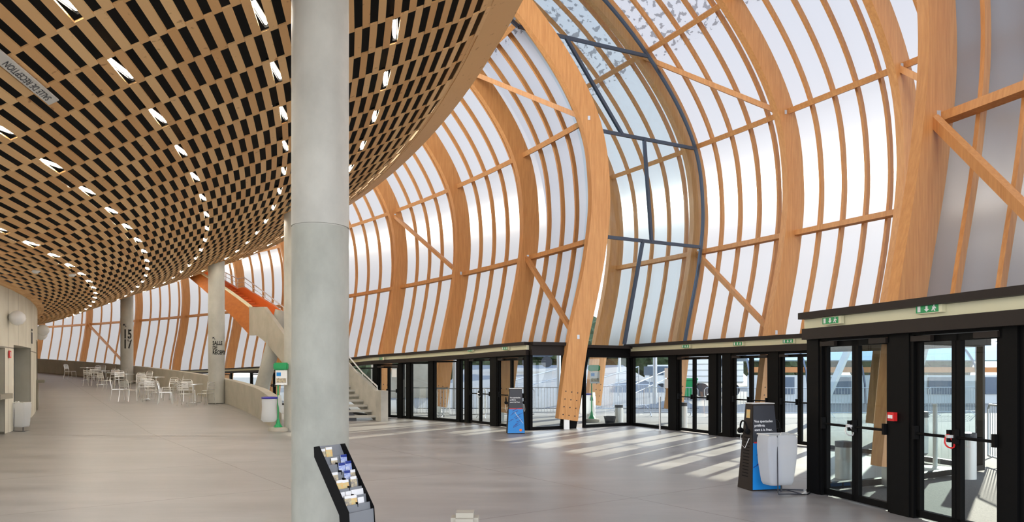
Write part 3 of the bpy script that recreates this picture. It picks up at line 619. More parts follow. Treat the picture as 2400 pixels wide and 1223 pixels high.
# middle entrance, recessed
BT = {k: (x, y) for k, x, y in ((1475,3.65,22.55),(1485,3.74,22.33),(1572,4.51,20.62),(1590,4.66,20.3),(1668,5.24,19.02),(1685,5.35,18.76),(1698,5.44,18.57),(1718,5.57,18.28),(1808,6.11,17.08),(1830,6.23,16.81),(1925,6.71,15.74))}
pf = MB()
for a, b in ((1475,1485),(1572,1590),(1668,1685),(1698,1718),(1808,1830)): post(pf, BT[a], BT[b], 2.14)
tag(pf.build(trim(), 'black'), kind='structure')
window(BT[1485], BT[1572], 2.12); door_pair(BT[1590], BT[1668], 2.12, inB); window(BT[1685], BT[1698], 2.12, .04); door_pair(BT[1718], BT[1808], 2.12, inB); door_pair(BT[1830], BT[1925], 2.12, inB)
window(BT[1925], (7.5,13.9), 2.12, .08); window((7.5,13.9), (7.9,12.2), 2.12, .08)
head(trim(), BT[1475], BT[1685], 2, inB); head(trim(), BT[1685], BT[1718], 2, inB); head(trim(), BT[1718], (7.5,13.9), 2, inB); head(trim(), (7.5,13.9), (7.9,12.2), 2, inB)
rb = MB(); Bp = [BT[1475], BT[1590], BT[1718], BT[1830], (7.5,13.9), (7.9,12.2)]
rb.add([V2(p, 2.46) for p in Bp]+[tuple(plan(a, 63.6, 2.5)) for a in (.17,.22,.28,.34,.40,.43)], [(0,1,10,11),(1,2,9,10),(2,3,8,9),(3,4,7,8),(4,5,6,7)]); tag(rb.build('ceiling_recess', 'brown_black'), kind='structure')
# near entrance
Cx = {1903:(4.13,9.99),1930:(4.19,9.76),2098:(4.5,8.51),2144:(4.57,8.23),2365:(4.85,7.08),2400:(4.89,6.93)}
C9 = (5.25,5.4)
pf = MB(); post(pf, Cx[1903], Cx[1930], 2.14); post(pf, Cx[2098], Cx[2144], 2.14); post(pf, Cx[2365], Cx[2400], 2.14); tag(pf.build(trim(), 'black'), kind='structure')
door_pair(Cx[1930], Cx[2098], 2.12, inC, chain=True); door_pair(Cx[2144], Cx[2365], 2.12, inC, chain='red'); window(Cx[2400], C9, 2.12)
head(trim(), Cx[1903], C9, 2, inC, True, .985)
window((4.16,10.05), (5.6,10.75), 2.12, .07); window((5.6,10.75), (7.9,12.2), 2.12, .07); head(trim(), (4.13,9.99), (7.9,12.2), 2, (.45,-.85), False, .985, None, 'black')
rc = MB(); rc.add([V2((4.13,9.99),2.42), V2(C9,2.42), (8.5,5,2.44), (9.6,8,2.44), (8.6,12.6,2.44), V2((7.9,12.2),2.42)], [(0,1,2,3,4,5)]); tag(rc.build('ceiling_near_vestibule', 'brown_black'), kind='structure')

# running man and arrow exit signs on the light troughs
def exit_sign(c, d, inward, w_, label, lit=True):
    o = empty('exit_sign', c, math.atan2(d[1], d[0])); s = 1 if inward[0]*(-d[1])+inward[1]*d[0] > 0 else -1
    m = MB(); m.box((0,0,0), (w_*1.18,.05,.10)); m.build('housing', 'cream', o)
    m = MB(); m.box((-w_*.06,s*.028,0), (w_,.008,.082)); m.build('panel', 'green', o)
    y = s*.034
    f = lambda u, v: (-w_*.06+u*w_, y, v)
    g = MB(); g.add([f(-.05,.03), f(.05,.03), f(.05,-.005), f(.12,-.005), f(0,-.033), f(-.12,-.005), f(-.05,-.005)], [(0,1,2,3,4,5,6)]); g.build('arrow', 'paper', o)
    g = MB(); g.add([f(-.42,-.032), f(-.28,-.032), f(-.28,.032), f(-.42,.032)], [(0,1,2,3)]); g.build('doorway_mark', 'paper', o)
    g = MB(); g.add([f(.30,.034), f(.36,.034), f(.36,.020), f(.30,.020)], [(0,1,2,3)]); g.add([f(.24,.016), f(.38,.016), f(.44,-.004), f(.40,-.008), f(.34,.004), f(.40,-.033), f(.34,-.033), f(.30,-.012), f(.25,-.030), f(.21,-.024), f(.27,.002)], [(0,1,2,3,4,5,6,7,8,9,10)])
    g.build('running_figure', 'paper', o); tag(o, label, 'exit sign')
def on_front(p, q, t, z, inward, off=.16): c = V2(mix(p, q, t), z); return c+Vector((*inward,0))*off
dC = (C9[0]-4.13, C9[1]-9.99)
exit_sign(on_front(Cx[1903], Cx[2098], .42, 2.31, inC), dC, inC, .30, 'green running man exit sign above the nearest double door on the left'); exit_sign(on_front(Cx[2144], Cx[2365], .33, 2.33, inC), dC, inC, .30, 'green running man exit sign above the double door at the right edge')
dB = (3.05,-6.8)
exit_sign(on_front(BT[1590], BT[1668], .40, 2.34, inB), dB, inB, .3, 'small exit sign above the first double door of the middle entrance'); exit_sign(on_front(BT[1718], BT[1808], .3, 2.34, inB), dB, inB, .3, 'small exit sign above the double door behind the near audio display'); exit_sign(on_front(BT[1830], BT[1925], .36, 2.34, inB), dB, inB, .3, 'small exit sign above the door next to the near entrance box')
dA = (.9,-1.45)
exit_sign(on_front(Ax[1101], Ax[1154], .2, 2.335, inA), dA, inA, .3, 'small exit sign above the chained double door of the far entrance'); exit_sign(on_front(Ax[1168], Ax[1234], .4, 2.335, inA), dA, inA, .3, 'small exit sign above the double door behind the far audio display'); exit_sign(on_front(Ax[888], Ax[937], .3, 2.12, inA), dA, inA, .3, 'small exit sign above the door beside the stair foot')
# fire call point, notices
def small_box(name, c, d, rz, m, label, cat, face=None):
    o = empty(name, c, rz); b = MB(); b.box((0,0,0), d); b.build('case', m, o)
    if face: b = MB(); b.box((0.01,-d[1]/2-.004,0), (d[0]*.6,.006,d[2]*.45)); b.build('button_plate', face, o)
    tag(o, label, cat); return o
c = V2(mix(Cx[2098], Cx[2144], .25), 1.13)+Vector((*inC,0))*.11
small_box('fire_call_point', c, (.10,.05,.10), math.atan2(dC[1], dC[0])+PI*0, 'red', 'red fire call point on the black post between the near doors', 'fire alarm', None)
pb = MB(); cc = c+Vector((*inC,0))*.03; u_ = Vector((dC[0],dC[1],0)).normalized(); pb.bar(cc-u_*.03, cc+u_*.03, .012, .04); o = pb.build('call_point_plate', 'paper'); o.parent = D.objects['fire_call_point']; o.matrix_parent_inverse = Matrix.Translation(-c) @ Matrix.Identity(4)
o.matrix_parent_inverse = (Matrix.Translation(c) @ Matrix.Rotation(math.atan2(dC[1], dC[0]), 4, 'Z')).inverted()
def sheet(p, q, t, z, w_, h, inward, label, off=.05):
    u = (V2(q,0)-V2(p,0)).normalized(); c = V2(mix(p,q,t), z)+Vector((*inward,0))*off; m = MB(); m.hexa([c-u*w_/2-Vector((0,0,h/2)), c+u*w_/2-Vector((0,0,h/2)), c+u*w_/2-Vector((0,0,h/2))+Vector((*inward,0))*.004, c-u*w_/2-Vector((0,0,h/2))+Vector((*inward,0))*.004], [c-u*w_/2+Vector((0,0,h/2)), c+u*w_/2+Vector((0,0,h/2)), c+u*w_/2+Vector((0,0,h/2))+Vector((*inward,0))*.004, c-u*w_/2+Vector((0,0,h/2))+Vector((*inward,0))*.004])
    tag(m.build('paper_notice', 'paper'), label, 'notice')
sheet(BT[1485], BT[1572], .93, 1.62, .16, .28, inB, 'white paper notice on the glass left of the first middle door, upper sheet'); sheet(BT[1485], BT[1572], .93, 1.31, .16, .26, inB, 'white paper notice on the glass left of the first middle door, lower sheet')
sheet(Ax[888], Ax[937], .8, 1.6, .22, .28, inA, 'white notice on the glass door beside the stair foot')
# round white wall lights on the core wall, red pictogram plate, small wall pictogram
for k, (a, z, r, lab) in enumerate(((.412,3.10,.20,'white globe wall light on the core wall at the left picture edge'), (.625,3.25,.22,'white globe wall light at the bend of the core wall, left of two'), (.66,3.15,.22,'white globe wall light at the bend of the core wall, right of two'))):
    c = plan(a, RW+.22, z); o = empty('wall_light', c); m = MB(); m.lathe([(.02,-r),(r*.6,-r*.8),(r*.95,-r*.3),(r,0),(r*.9,r*.45),(r*.5,r*.86),(.02,r)], k=20); m.build('globe', 'white', o, smooth='auto')
    m = MB(); q = plan(a, RW-.02, z)-c; m.bar((0,0,0), q, .08, .08); m.build('bracket', 'alu_matt', o); tag(o, lab, 'wall light')
o = empty('pictogram_plate', plan(.411, RW+.03, 2.12)); d = tangent(.411, RW); m = MB(); m.bar(-d*.11, d*.11, .02, .20); m.build('plate', 'red', o)
m = MB(); n_ = Vector((d.y,-d.x,0)); n_ = n_ if n_.x > 0 else -n_; m.bar(-d*.05+n_*.012, -d*.02+n_*.012, .006, .12); m.build('figure', 'paper', o); m = MB(); m.bar(d*.02+n_*.012, d*.05+n_*.012, .006, .12); m.build('figure', 'paper', o); tag(o, 'small red plate with white figures on the core wall beside the first opening', 'sign')
m = MB()
for dd in (-.09, .09):
    q = plan(.505+dd/45, RW+.012, 2.75); t = tangent(.505, RW); m.bar(q-Vector((0,0,.20)), q+Vector((0,0,.16)), .05, .012, side=t); m.bar(q+Vector((0,0,.2)), q+Vector((0,0,.27)), .06, .012, side=t)
o = m.build('wall_pictogram', 'charcoal'); tag(o, 'thin dark toilet pictogram painted high on the core wall', 'sign')

# ------------------------------------------------------------------ stair
st = empty('staircase', plan(.503, 53.4)); st_inv = st.matrix_world.inverted()
bpy.context.view_layer.update(); INV = Matrix.Translation(-st.location)
def part(mb, name, m, parent=st, smooth=False):
    mb.v = [tuple(Vector(v)-st.location) for v in mb.v]; return mb.build(name, m, parent, smooth)
RN, RF = 52.6, 54.3
def tread(a): return max(0, (a-.503)*20)
K1 = [(.600,.95,2.70),(.612,1.89,3.08),(.662,2.98,4.44),(.680,3.26,4.50),(.697,3.29,4.58)]
def strip(R0, R1, K, n=4):
    m = MB()
    for (a0,b0,t0),(a1,b1,t1) in zip(K, K[1:]):
        for j in range(n):
            s0, s1 = j/n, (j+1)/n; u, v = lerp(a0,a1,s0), lerp(a0,a1,s1)
            m.hexa([plan(u,R0,lerp(b0,b1,s0)), plan(u,R1,lerp(b0,b1,s0)), plan(v,R1,lerp(b0,b1,s1)), plan(v,R0,lerp(b0,b1,s1))], [plan(u,R0,lerp(t0,t1,s0)), plan(u,R1,lerp(t0,t1,s0)), plan(v,R1,lerp(t0,t1,s1)), plan(v,R0,lerp(t0,t1,s1))])
    return m
part(strip(RN, RN+.16, K1), 'near_stringer', 'parapet_concrete')
part(strip(RN+.01, RN+.15, [(.6975,3.32,4.56),(.855,7.02,7.55),(.90,7.9,8.5)], 10), 'upper_stringer', 'orange_wood')
part(strip(RN-.01, RN+.17, [(.6975,4.56,4.62),(.855,7.55,7.61)], 10), 'coping', 'cream')
part(strip(RF, RF+.16, [(.503,0,.85),(.515,0,1.05),(.56,.55,1.80),(.64,2.1,3.25),(.66,2.4,3.6)], 4), 'far_stringer', 'core_concrete' if False else 'concrete')
part(strip(RF+.01, RF+.15, [(.66,2.4,3.7),(.70,3.3,4.4),(.785,5.0,6.0),(.80,5.2,6.0),(.88,6.9,7.7)], 6), 'upper_far_stringer', 'orange')
part(strip(RF-.05, RF+.2, [(.498,0,1.02),(.508,0,1.02)], 1), 'newel', 'concrete')
for i in range(38):
    a = .509+.0083*i; z = .165*(i+1); m = MB()
    m.hexa([plan(a,RN+.2,z-.07), plan(a,RF-.005,z-.07), plan(a+.0075,RF-.005,z-.07), plan(a+.0075,RN+.2,z-.07)], [plan(a,RN+.2,z), plan(a,RF-.005,z), plan(a+.0075,RF-.005,z), plan(a+.0075,RN+.2,z)])
    part(m, 'tread', 'concrete' if z < 3.4 else 'orange')
m = MB()      # spine carrying the treads
part(strip(53.3, 53.6, [(.51,0,.10),(.69,3.25,3.75)], 6), 'spine_beam', 'charcoal')
RL = [(.512,1.15),(.54,1.62),(.58,2.55),(.62,3.3),(.66,3.9),(.70,4.62),(.74,5.5),(.785,6.5),(.80,6.52),(.826,7.0),(.86,7.7)]
for dz, nm in ((0,'handrail'), (-.22,'rail'), (-.44,'rail'), (-.64,'rail')):
    m = MB(); m.tube([plan(a, RF+.08, z+dz+(.9-.55)*(1 if a < .6 else 0)*0) for a, z in RL], .026 if dz == 0 else .014, 8); part(m, nm, 'alu_matt')
for a, z in RL[::1]:
    m = MB(); m.tube([plan(a, RF+.08, z), plan(a, RF+.08, z-.45), plan(a, RF+.08, z-.95)], .02, 6); part(m, 'baluster', 'alu_matt')
tag(st, 'concrete and orange staircase climbing from beside the far doors up into the slatted ceiling', 'staircase')
lc = empty('leaning_column', (-10.95,31.0,0)); m = MB(); m.lathe([(.30,0),(.30,3.0),(.30,4.4)], k=40); o = m.build('shaft', 'column_concrete', lc, smooth='auto'); lc.rotation_euler = (0, math.radians(15), 0)
tag(lc, 'inclined round concrete column propping the stair behind the parapet', 'column')

# ------------------------------------------------------------------ cafe chairs and tables
ch0 = empty('cafe_chair')
m = MB()
for k in range(6): m.box((0, -.17+.066*k, .45), (.40, .05, .012))
m.build('seat', 'alu_matt', ch0)
for s in (-1, 1):
    m = MB(); m.tube([(s*.20,.20,.45),(s*.21,.21,.30),(s*.215,.23,0)], .013, 6); m.build('leg', 'alu', ch0)
    m = MB(); m.tube([(s*.20,-.20,.45),(s*.21,-.22,.25),(s*.215,-.27,0)], .013, 6); m.build('leg', 'alu', ch0)
m = MB(); m.tube([(-.20,-.20,.42),(-.20,-.215,.55),(-.195,-.27,.80),(-.16,-.278,.845),(0,-.28,.855),(.16,-.278,.845),(.195,-.27,.80),(.20,-.215,.55),(.20,-.20,.42)], .013, 6); m.tube([(-.2,-.2,.44),(-.2,.2,.44),(.2,.2,.44),(.2,-.2,.44)], .012, 6, True); m.build('frame', 'alu', ch0)
m = MB()
for z, y in ((.60,-.232),(.68,-.248),(.76,-.264)): m.box((0,y,z), (.385,.012,.055))
m.build('backrest', 'alu_matt', ch0)
tb0 = empty('cafe_table')
m = MB(); m.lathe([(.335,.715),(.35,.72),(.35,.74),(.335,.745)], k=28); m.build('tabletop', 'alu', tb0, smooth='auto')
m = MB(); m.tube([(0,0,.02),(0,0,.4),(0,0,.715)], .03, 10); m.build('pedestal', 'alu_matt', tb0)
m = MB()
for k in range(4): a = PI/4+k*PI/2; m.bar((0,0,.03), (.27*math.cos(a), .27*math.sin(a), .02), .045, .03)
m.build('foot', 'alu', tb0)
def z_at(x, y):      # ramp height at a spot of the hall
    best = min(((plan(a/200, 48.5)-Vector((x,y,0))).length, a/200) for a in range(60, 240)); return ramp(best[1])+.004
TBL = [(-24.2,41.3,'round aluminium cafe table farthest left on the ramp'),(-21.2,37.5,'round aluminium cafe table second from the left on the ramp'),(-18.4,34.6,'round aluminium cafe table in front of the numbered column'),(-16.0,32.6,'round aluminium cafe table beside the parapet behind the middle chairs'),(-14.65,29.2,'round aluminium cafe table among the middle group of chairs'),(-12.3,28.0,'round aluminium cafe table nearest the lettered column')]
for k, (x, y, lab) in enumerate(TBL):
    o = tb0 if k == 0 else copy_tree(tb0); o.location = (x, y, z_at(x, y)); tag(o, lab, 'table', 'cafe tables on the ramp')
CH = [(-26.0,42.7,-90,0),(-23.6,41.0,70,0),(-24.0,42.2,170,0),(-23.2,41.9,120,0),(-21.25,36.55,0,1),(-20.4,37.1,50,1),(-20.7,38.3,150,1),(-22.0,38.1,200,1),(-18.9,33.7,-25,2),(-17.6,34.1,60,2),(-18.0,35.6,160,2),(-19.1,35.3,210,2),(-16.0,31.6,0,3),(-15.3,33.4,140,3),(-16.9,33.2,225,3),(-14.9,28.15,-10,4),(-14.15,28.4,15,4),(-13.7,29.2,85,4),(-15.5,28.5,-60,4),(-14.3,30.3,165,4),(-15.3,30.2,200,4),(-13.1,27.45,-70,5),(-12.15,27.0,5,5),(-11.55,27.35,75,5),(-12.9,28.9,215,5),(-12.1,29.0,175,5)]
cnt = {}
GN = ['farthest left table','second table from the left','table in front of the numbered column','table by the parapet','middle table','table nearest the lettered column']
for k, (x, y, rz, g_) in enumerate(CH):
    o = ch0 if k == 0 else copy_tree(ch0); o.location = (x, y, z_at(x, y)); o.rotation_euler = (0,0,math.radians(rz)); cnt[g_] = cnt.get(g_, 0)+1
    lab = 'aluminium slat chair at the %s' % GN[g_]
    if k == 0: lab = 'lone aluminium slat chair farthest left on the ramp, facing right'
    elif g_ == 5: lab = ['aluminium slat chair facing right at the table nearest the lettered column','aluminium slat chair with its back to the hall at the table nearest the lettered column','aluminium slat chair facing left, in front of the lettered column','aluminium slat chair behind left of the table nearest the lettered column','aluminium slat chair behind the table nearest the lettered column'][cnt[5]-1]
    tag(o, lab, 'chair', 'cafe chairs at the %s' % GN[g_] if k and g_ != 5 else None)

# ------------------------------------------------------------------ brochure rack leaning on the big column
rk = empty('brochure_rack', (-1.795, 6.69, 0)); rk.rotation_euler = (0,0,math.atan2(.27,.185))      # local x = along its width, local -y = forwards
Wd = .32
def side(x0, x1):
    P = [(0.0,.955),(.03,.93),(-.075,.965)]
    m = MB(); poly = [(-.02,.965),(-.41,.40),(-.445,0),(-.33,0),(-.29,.36),(.045,.86),(.05,.955)]
    n = len(poly); m.add([(x0,y,z) for y,z in poly]+[(x1,y,z) for y,z in poly], [tuple(range(n)), tuple(range(2*n-1,n-1,-1))]+[(i,(i+1)%n,n+(i+1)%n,n+i) for i in range(n)]); return m
side(0,.008).build('side_panel', 'black', rk); side(Wd-.008,Wd).build('side_panel', 'black', rk)
m = MB(); m.hexa([(.008,-.298,.36),(Wd-.008,-.298,.36),(Wd-.008,-.29,.36),(.008,-.29,.36)], [(.008,.04,.955),(Wd-.008,.04,.955),(Wd-.008,.048,.955),(.008,.048,.955)]); m.build('back_panel', 'rack_grey', rk)
m = MB(); m.hexa([(.008,-.437,0),(Wd-.008,-.437,0),(Wd-.008,-.43,0),(.008,-.43,0)], [(.008,-.405,.385),(Wd-.008,-.405,.385),(Wd-.008,-.398,.385),(.008,-.398,.385)]); m.build('front_panel', 'rack_grey', rk)
NT = 7
def tier(k): t = (k+.5)/NT; return (lerp(-.01,-.385,t), lerp(.90,.42,t))      # front lip of tier k (y, z)
for k in range(NT):
    y, z = tier(k); m = MB(); m.hexa([(.008,y-.012,z-.085),(Wd-.008,y-.012,z-.085),(Wd-.008,y-.007,z-.085),(.008,y-.007,z-.085)], [(.008,y,z-.01),(Wd-.008,y,z-.01),(Wd-.008,y+.005,z-.01),(.008,y+.005,z-.01)])
    m.hexa([(.008,y-.012,z-.09),(Wd-.008,y-.012,z-.09),(Wd-.008,y+.045,z-.09),(.008,y+.045,z-.09)], [(.008,y-.012,z-.085),(Wd-.008,y-.012,z-.085),(Wd-.008,y+.045,z-.085),(.008,y+.045,z-.085)]); m.build('shelf_tier', 'rack_grey', rk)
    if k: m = MB(); m.box((Wd*.5, y+.018, z-.04), (.006,.045,.09)); m.build('divider', 'black', rk)
random.seed(3)
LF = [(0,.06,'print_mix',0,'tan and green leaflet in the top tier, left end'),(0,.15,'print_warm',.01,'orange leaflet in the top tier, second from left'),(1,.17,'print_mix',-.02,'dark grey leaflet hanging in the second tier'),(1,.30,'print_blue',.0,'blue leaflet at the right end of the second tier'),(2,.22,'print_blue',0,'white and blue leaflet left of the dark divider, third tier'),(2,.31,'print_blue',.01,'white leaflet at the right of the third tier'),(3,.07,'print_mix',0,'green and black leaflet in the fourth tier, left'),(3,.24,'print_blue',0,'white leaflet in the fourth tier right of the divider'),(3,.32,'print_mix',.0,'turquoise topped leaflet at the right end of the fourth tier'),(4,.08,'print_warm',0,'yellow and orange leaflet in the fifth tier, left'),(4,.16,'print_warm',-.005,'orange printed leaflet in the fifth tier beside the divider'),(4,.27,'print_mix',.015,'brown leaflet in the fifth tier right half'),(5,.07,'paper',-.035,'cream leaflet low in the sixth tier, far left'),(5,.14,'paper',-.035,'cream leaflet low in the sixth tier left of the divider'),(5,.23,'paper',-.03,'cream leaflet low in the sixth tier right of the divider'),(5,.31,'paper',-.03,'cream leaflet low in the sixth tier, right end'),(6,.08,'print_mix',.005,'large pale leaflet with dark lettering in the bottom tier, left'),(6,.16,'print_warm',.0,'red edged leaflet in the bottom tier'),(6,.26,'paper',-.03,'small cream leaflet in the bottom tier, right half')]
ca, sa = math.cos(rk.rotation_euler.z), math.sin(rk.rotation_euler.z)
for k, x, mt, dz, lab in LF:
    y, z = tier(k); m = MB(); h = .15; w_ = .075
    m.hexa([(-w_/2,-.004,0),(w_/2,-.004,0),(w_/2,.003,0),(-w_/2,.003,0)], [(-w_/2,.022,h),(w_/2,.022,h),(w_/2,.029,h),(-w_/2,.029,h)])
    o = m.build('leaflet', mt); lx, ly = x*.9-.003, y+.013; o.location = (rk.location.x+lx*ca-ly*sa, rk.location.y+lx*sa+ly*ca, z-.082+dz); o.rotation_euler = rk.rotation_euler
    if mt != 'paper':
        m = MB(); m.hexa([(-w_/2,.0165,h*.84),(w_/2,.0165,h*.84),(w_/2,.018,h*.84),(-w_/2,.018,h*.84)], [(-w_/2,.0205,h),(w_/2,.0205,h),(w_/2,.022,h),(-w_/2,.022,h)]); m.build('title_band', 'paper' if mt != 'print_blue' else 'dark_blue', o)
    tag(o, lab, 'leaflet', 'leaflets in the brochure rack')
tag(rk, 'black sided sloping brochure rack leaning against the big column', 'rack')

# ------------------------------------------------------------------ audio display totems
def totem(loc, rz, label):
    o = empty('display_totem', loc, rz)      # front faces -y
    H = 1.20; b = .235; t = .165; db = .20; dt = .10; yb = .0
    m = MB(); m.hexa([(-b,-db,0),(b,-db,0),(b,db,0),(-b,db,0)], [(-t,-dt,H),(t,-dt,H),(t,dt,H),(-t,dt,H)]); m.build('body', 'brown_black', o, bevel=.006)
    def fr(u, v, off=.004):      # u in -1..1 across, v = height
        k = v/H; hw = lerp(b, t, k); y = -lerp(db, dt, k)-off; return (u*hw, y, v)
    m = MB(); m.add([fr(-.97,.02), fr(.97,.02), fr(.97,.66), fr(-.97,.66)], [(0,1,2,3)]); m.build('blue_panel', 'blue', o)
    m = MB(); m.add([fr(-.97,.66), fr(.97,.66), fr(.97,1.18), fr(-.97,1.18)], [(0,1,2,3)]); m.build('dark_panel', 'charcoal', o)
    random.seed(11); m = MB()
    for k in range(15):      # slanting brush marks
        v = .16+.033*k+random.uniform(-.01,.01); u = random.uniform(-.95,.1); l = random.uniform(.35,.9); h = random.uniform(.012,.026); u2 = min(u+l, .95); s = .11*(u2-u)
        m.add([fr(u,v,.006), fr(u2,v+s,.006), fr(u2,v+s+h*.4,.006), fr(u,v+h,.006)], [(0,1,2,3)])
    m.build('brush_marks', 'dark_blue', o)
    m = MB(); m.add([fr(-.9,.655,.006), fr(.9,.655,.006), fr(.9,.675,.006), fr(-.9,.675,.006)], [(0,1,2,3)]); m.build('red_line', 'red', o)
    m = MB(); m.lathe([(.035,0),(.035,.004)], k=16); v = [(x, *(lambda q: (q[1], q[2]))(fr(0,.10+y,.004+z))) for x, y, z in m.v]; m.v = [(x+.12, y, z) for x, y, z in v]; m.build('round_mark', 'orange', o)
    tf = lambda x0, v0: (lambda u, v, q: (x0+u, -lerp(db, dt, (v0+v)/H)-.007, v0+v))
    m = text_mb('Vos spectacles', .048, tf(-.16,.945), bold=.02); m2 = text_mb('préférés', .048, tf(-.16,.885), bold=.02); m3 = text_mb('sont à la Fnac.', .048, tf(-.16,.825), bold=.02); m.add(m2.v, m2.f); m.add(m3.v, m3.f); m.build('lettering', 'paper', o)
    # pale slanted wordmark on the blue field
    rot = lambda u, v, q: (-.02+.62*u+.2*v-.02, -lerp(db, dt, (.56-.8*u+.35*v)/H)-.008, .56-.8*u+.35*v); text_mb('Sélection', .10, rot).build('slanted_lettering', 'paper', o)
        # side: info card, slots, headphones
    def sd(s, y, v, off=.004): k = v/H; return (s*(lerp(b,t,k)+off), y, v)
    m = MB(); m.add([sd(-1,-.05,1.0), sd(-1,.05,1.0), sd(-1,.05,1.12), sd(-1,-.05,1.12)], [(0,1,2,3)]); m.build('info_card', 'print_warm', o)
    m = MB()
    for k in range(14): v = .18+.045*k; m.add([sd(-1,-.08,v), sd(-1,.08,v), sd(-1,.08,v+.014), sd(-1,-.08,v+.014)], [(0,1,2,3)])
    m.build('slots', 'black', o)
    for s in (-1, 1):
        hp = MB(); c = Vector((s*(lerp(b,t,.68)+.06), 0, .82)); R_ = .09
        hp.tube([c+Vector((s*.01*math.sin(q), R_*math.cos(q), .03+R_*1.25*math.sin(q))) for q in [i*PI/10 for i in range(11)]], .012, 8)
        for e in (-1, 1): n0 = len(hp.v); hp.lathe([(.02,-.022),(.04,-.018),(.043,0),(.04,.018),(.02,.022)], k=14); hp.v[n0:] = [(c.x+x, c.y+e*R_+z*1.2, c.z+.0+y) for x, y, z in hp.v[n0:]]
        h = hp.build('headphones', 'black', o); w_ = MB(); w_.tube([c+Vector((0,.07,-.03)), c+Vector((s*.02,.06,-.18)), c+Vector((s*-.0,-.03,-.24)), c+Vector((-s*.05,-.06,-.10))], .005, 5); w_.build('cable', 'alu_matt', h)
    m = MB(); m.box((0,0,H+.006), (2*t+.01, 2*dt+.01, .012)); m.build('top_plate', 'alu_matt', o)
    tag(o, label, 'display'); return o
totem((3.50,10.25,0), math.radians(12), 'tapered dark and blue audio display with headphones, near the clear plastic bag')
totem((.09,19.45,0), math.radians(6), 'tapered dark and blue audio display with headphones, far one in front of the glass doors')

# ------------------------------------------------------------------ bag stands
def bag_stand(loc, rz, s, label):
    o = empty('bag_stand', loc, rz); random.seed(5)
    m = MB(); w_ = .21*s; d_ = .14*s; H = .80
    m.tube([(-w_,-d_,H),(w_,-d_,H),(w_,d_,H),(-w_,d_,H)], .009, 6, True); m.tube([(-.05,-d_,H),(-.04,-d_-.01,H+.035),(.06,-d_-.01,H+.035),(.07,-d_,H)], .008, 6); m.build('hoop', 'alu_matt', o)
    m = MB(); m.tube([(-w_*.45,-d_,H),(-w_*.45,-d_-.02,.04),(-w_*.45,-d_-.03,.02),(w_*1.1,-d_-.05,.015),(w_*1.1,d_,.015),(-w_*.3,d_,.015)], .008, 6); m.tube([(w_*.4,d_,.015),(w_*.9,d_*1.4,.015),(w_*2.2,d_*.6,.012)], .010, 6); m.tube([(w_*.3,0,.015),(w_*.3,0,.16)], .012, 6); m.build('wire_base', 'charcoal', o)
    m = MB(); rows = []; K = 36
    for i, (z, k) in enumerate(((.80,1.02),(.74,1.12),(.62,1.10),(.45,1.03),(.28,.96),(.17,.90),(.125,.80),(.11,.15))):
        r = []
        for j in range(K+1):
            q = 2*PI*(j % K)/K; e = .32; cx = abs(math.cos(q))**e*math.copysign(1, math.cos(q)); sy = abs(math.sin(q))**e*math.copysign(1, math.sin(q))
            n = 1+.05*noise.noise(Vector((math.cos(q)*2.2, math.sin(q)*2.2, z*3)))+.03*noise.noise(Vector((math.cos(q)*7, math.sin(q)*7, z*9)))
            r.append((w_*cx*k*n, d_*sy*k*n, z))
        rows.append(r)
    m.grid(rows); m.build('bag', 'bag_film', o, smooth=True); tag(o, label, 'bag stand'); return o
bag_stand((3.60,9.85,0), math.radians(14), 1.02, 'wire bag stand with a clear white plastic bag beside the near audio display')
bag_stand((-13.6,20.1,0), math.radians(-10), .95, 'wire bag stand with a clear plastic bag against the core wall at the left')

def recycling_stand(loc, rz, label):
    o = empty('recycling_stand', loc, rz)
    m = MB(); m.lathe([(.27,0),(.28,.02),(.26,.10),(.20,.12),(.05,.13)], k=28, sy=.7); m.build('base', 'parapet_concrete', o, smooth='auto')
    m = MB(); m.lathe([(.13,.12),(.06,.22),(.03,.36)], k=14); m.tube([(0,0,.3),(0,0,1.0),(0,0,1.75)], .022, 8); m.build('pole', 'green', o)
    m = MB(); pts = [(-.24+.19*math.cos(q), .0+.17*math.sin(q), 0.93) for q in [i*2*PI/22 for i in range(22)]]; m.tube(pts, .03, 8, True); m.bar((-.06,0,.93), (0,0,.93), .06, .05); m.build('ring', 'navy_ring', o)
    m = MB(); rows = []
    for z, k in ((.93,1.02),(.86,1.08),(.68,1.0),(.48,1.08),(.33,1.1),(.27,.8),(.26,.1)):
        rows.append([(-.24-.02*(.93-z)+.19*k*math.cos(2*PI*(j%24)/24)*(1+.07*noise.noise(Vector((j%24*.7,z*5,0)))), .17*k*math.sin(2*PI*(j%24)/24), z) for j in range(25)])
    m.grid(rows); m.build('bag', 'bag_film', o, smooth=True)
    m = MB(); m.grid([[(.02,-.08,1.0),(.10,-.06,1.0)],[(.03,-.1,.8),(.13,-.06,.78)],[(.07,-.09,.55),(.12,-.07,.5)]]); m.build('loose_bag_end', 'bag_film', o, smooth=True)
    m = MB(); m.box((.08,0,1.80), (.40,.12,.20)); m.build('top_box', 'green', o, bevel=.03)
    m = MB(); m.box((.10,-.03,1.49), (.32,.02,.40)); pb_ = m.build('poster', 'paper', o)
    m = MB(); m.box((.10,-.042,1.41), (.27,.004,.12)); m.build('poster_picture', 'print_mix', pb_); m = MB(); m.box((.03,-.042,1.58), (.12,.004,.10)); m.build('poster_blue', 'blue', pb_)
    tag(o, label, 'recycling bin'); return o
recycling_stand((-6.45,20.0,.0), 0, 'green recycling stand with a blue ringed white bag at the end of the parapet')
recycling_stand((2.66,24.2,-.03), 0, 'green recycling stand outside behind the foot of the arch rib')

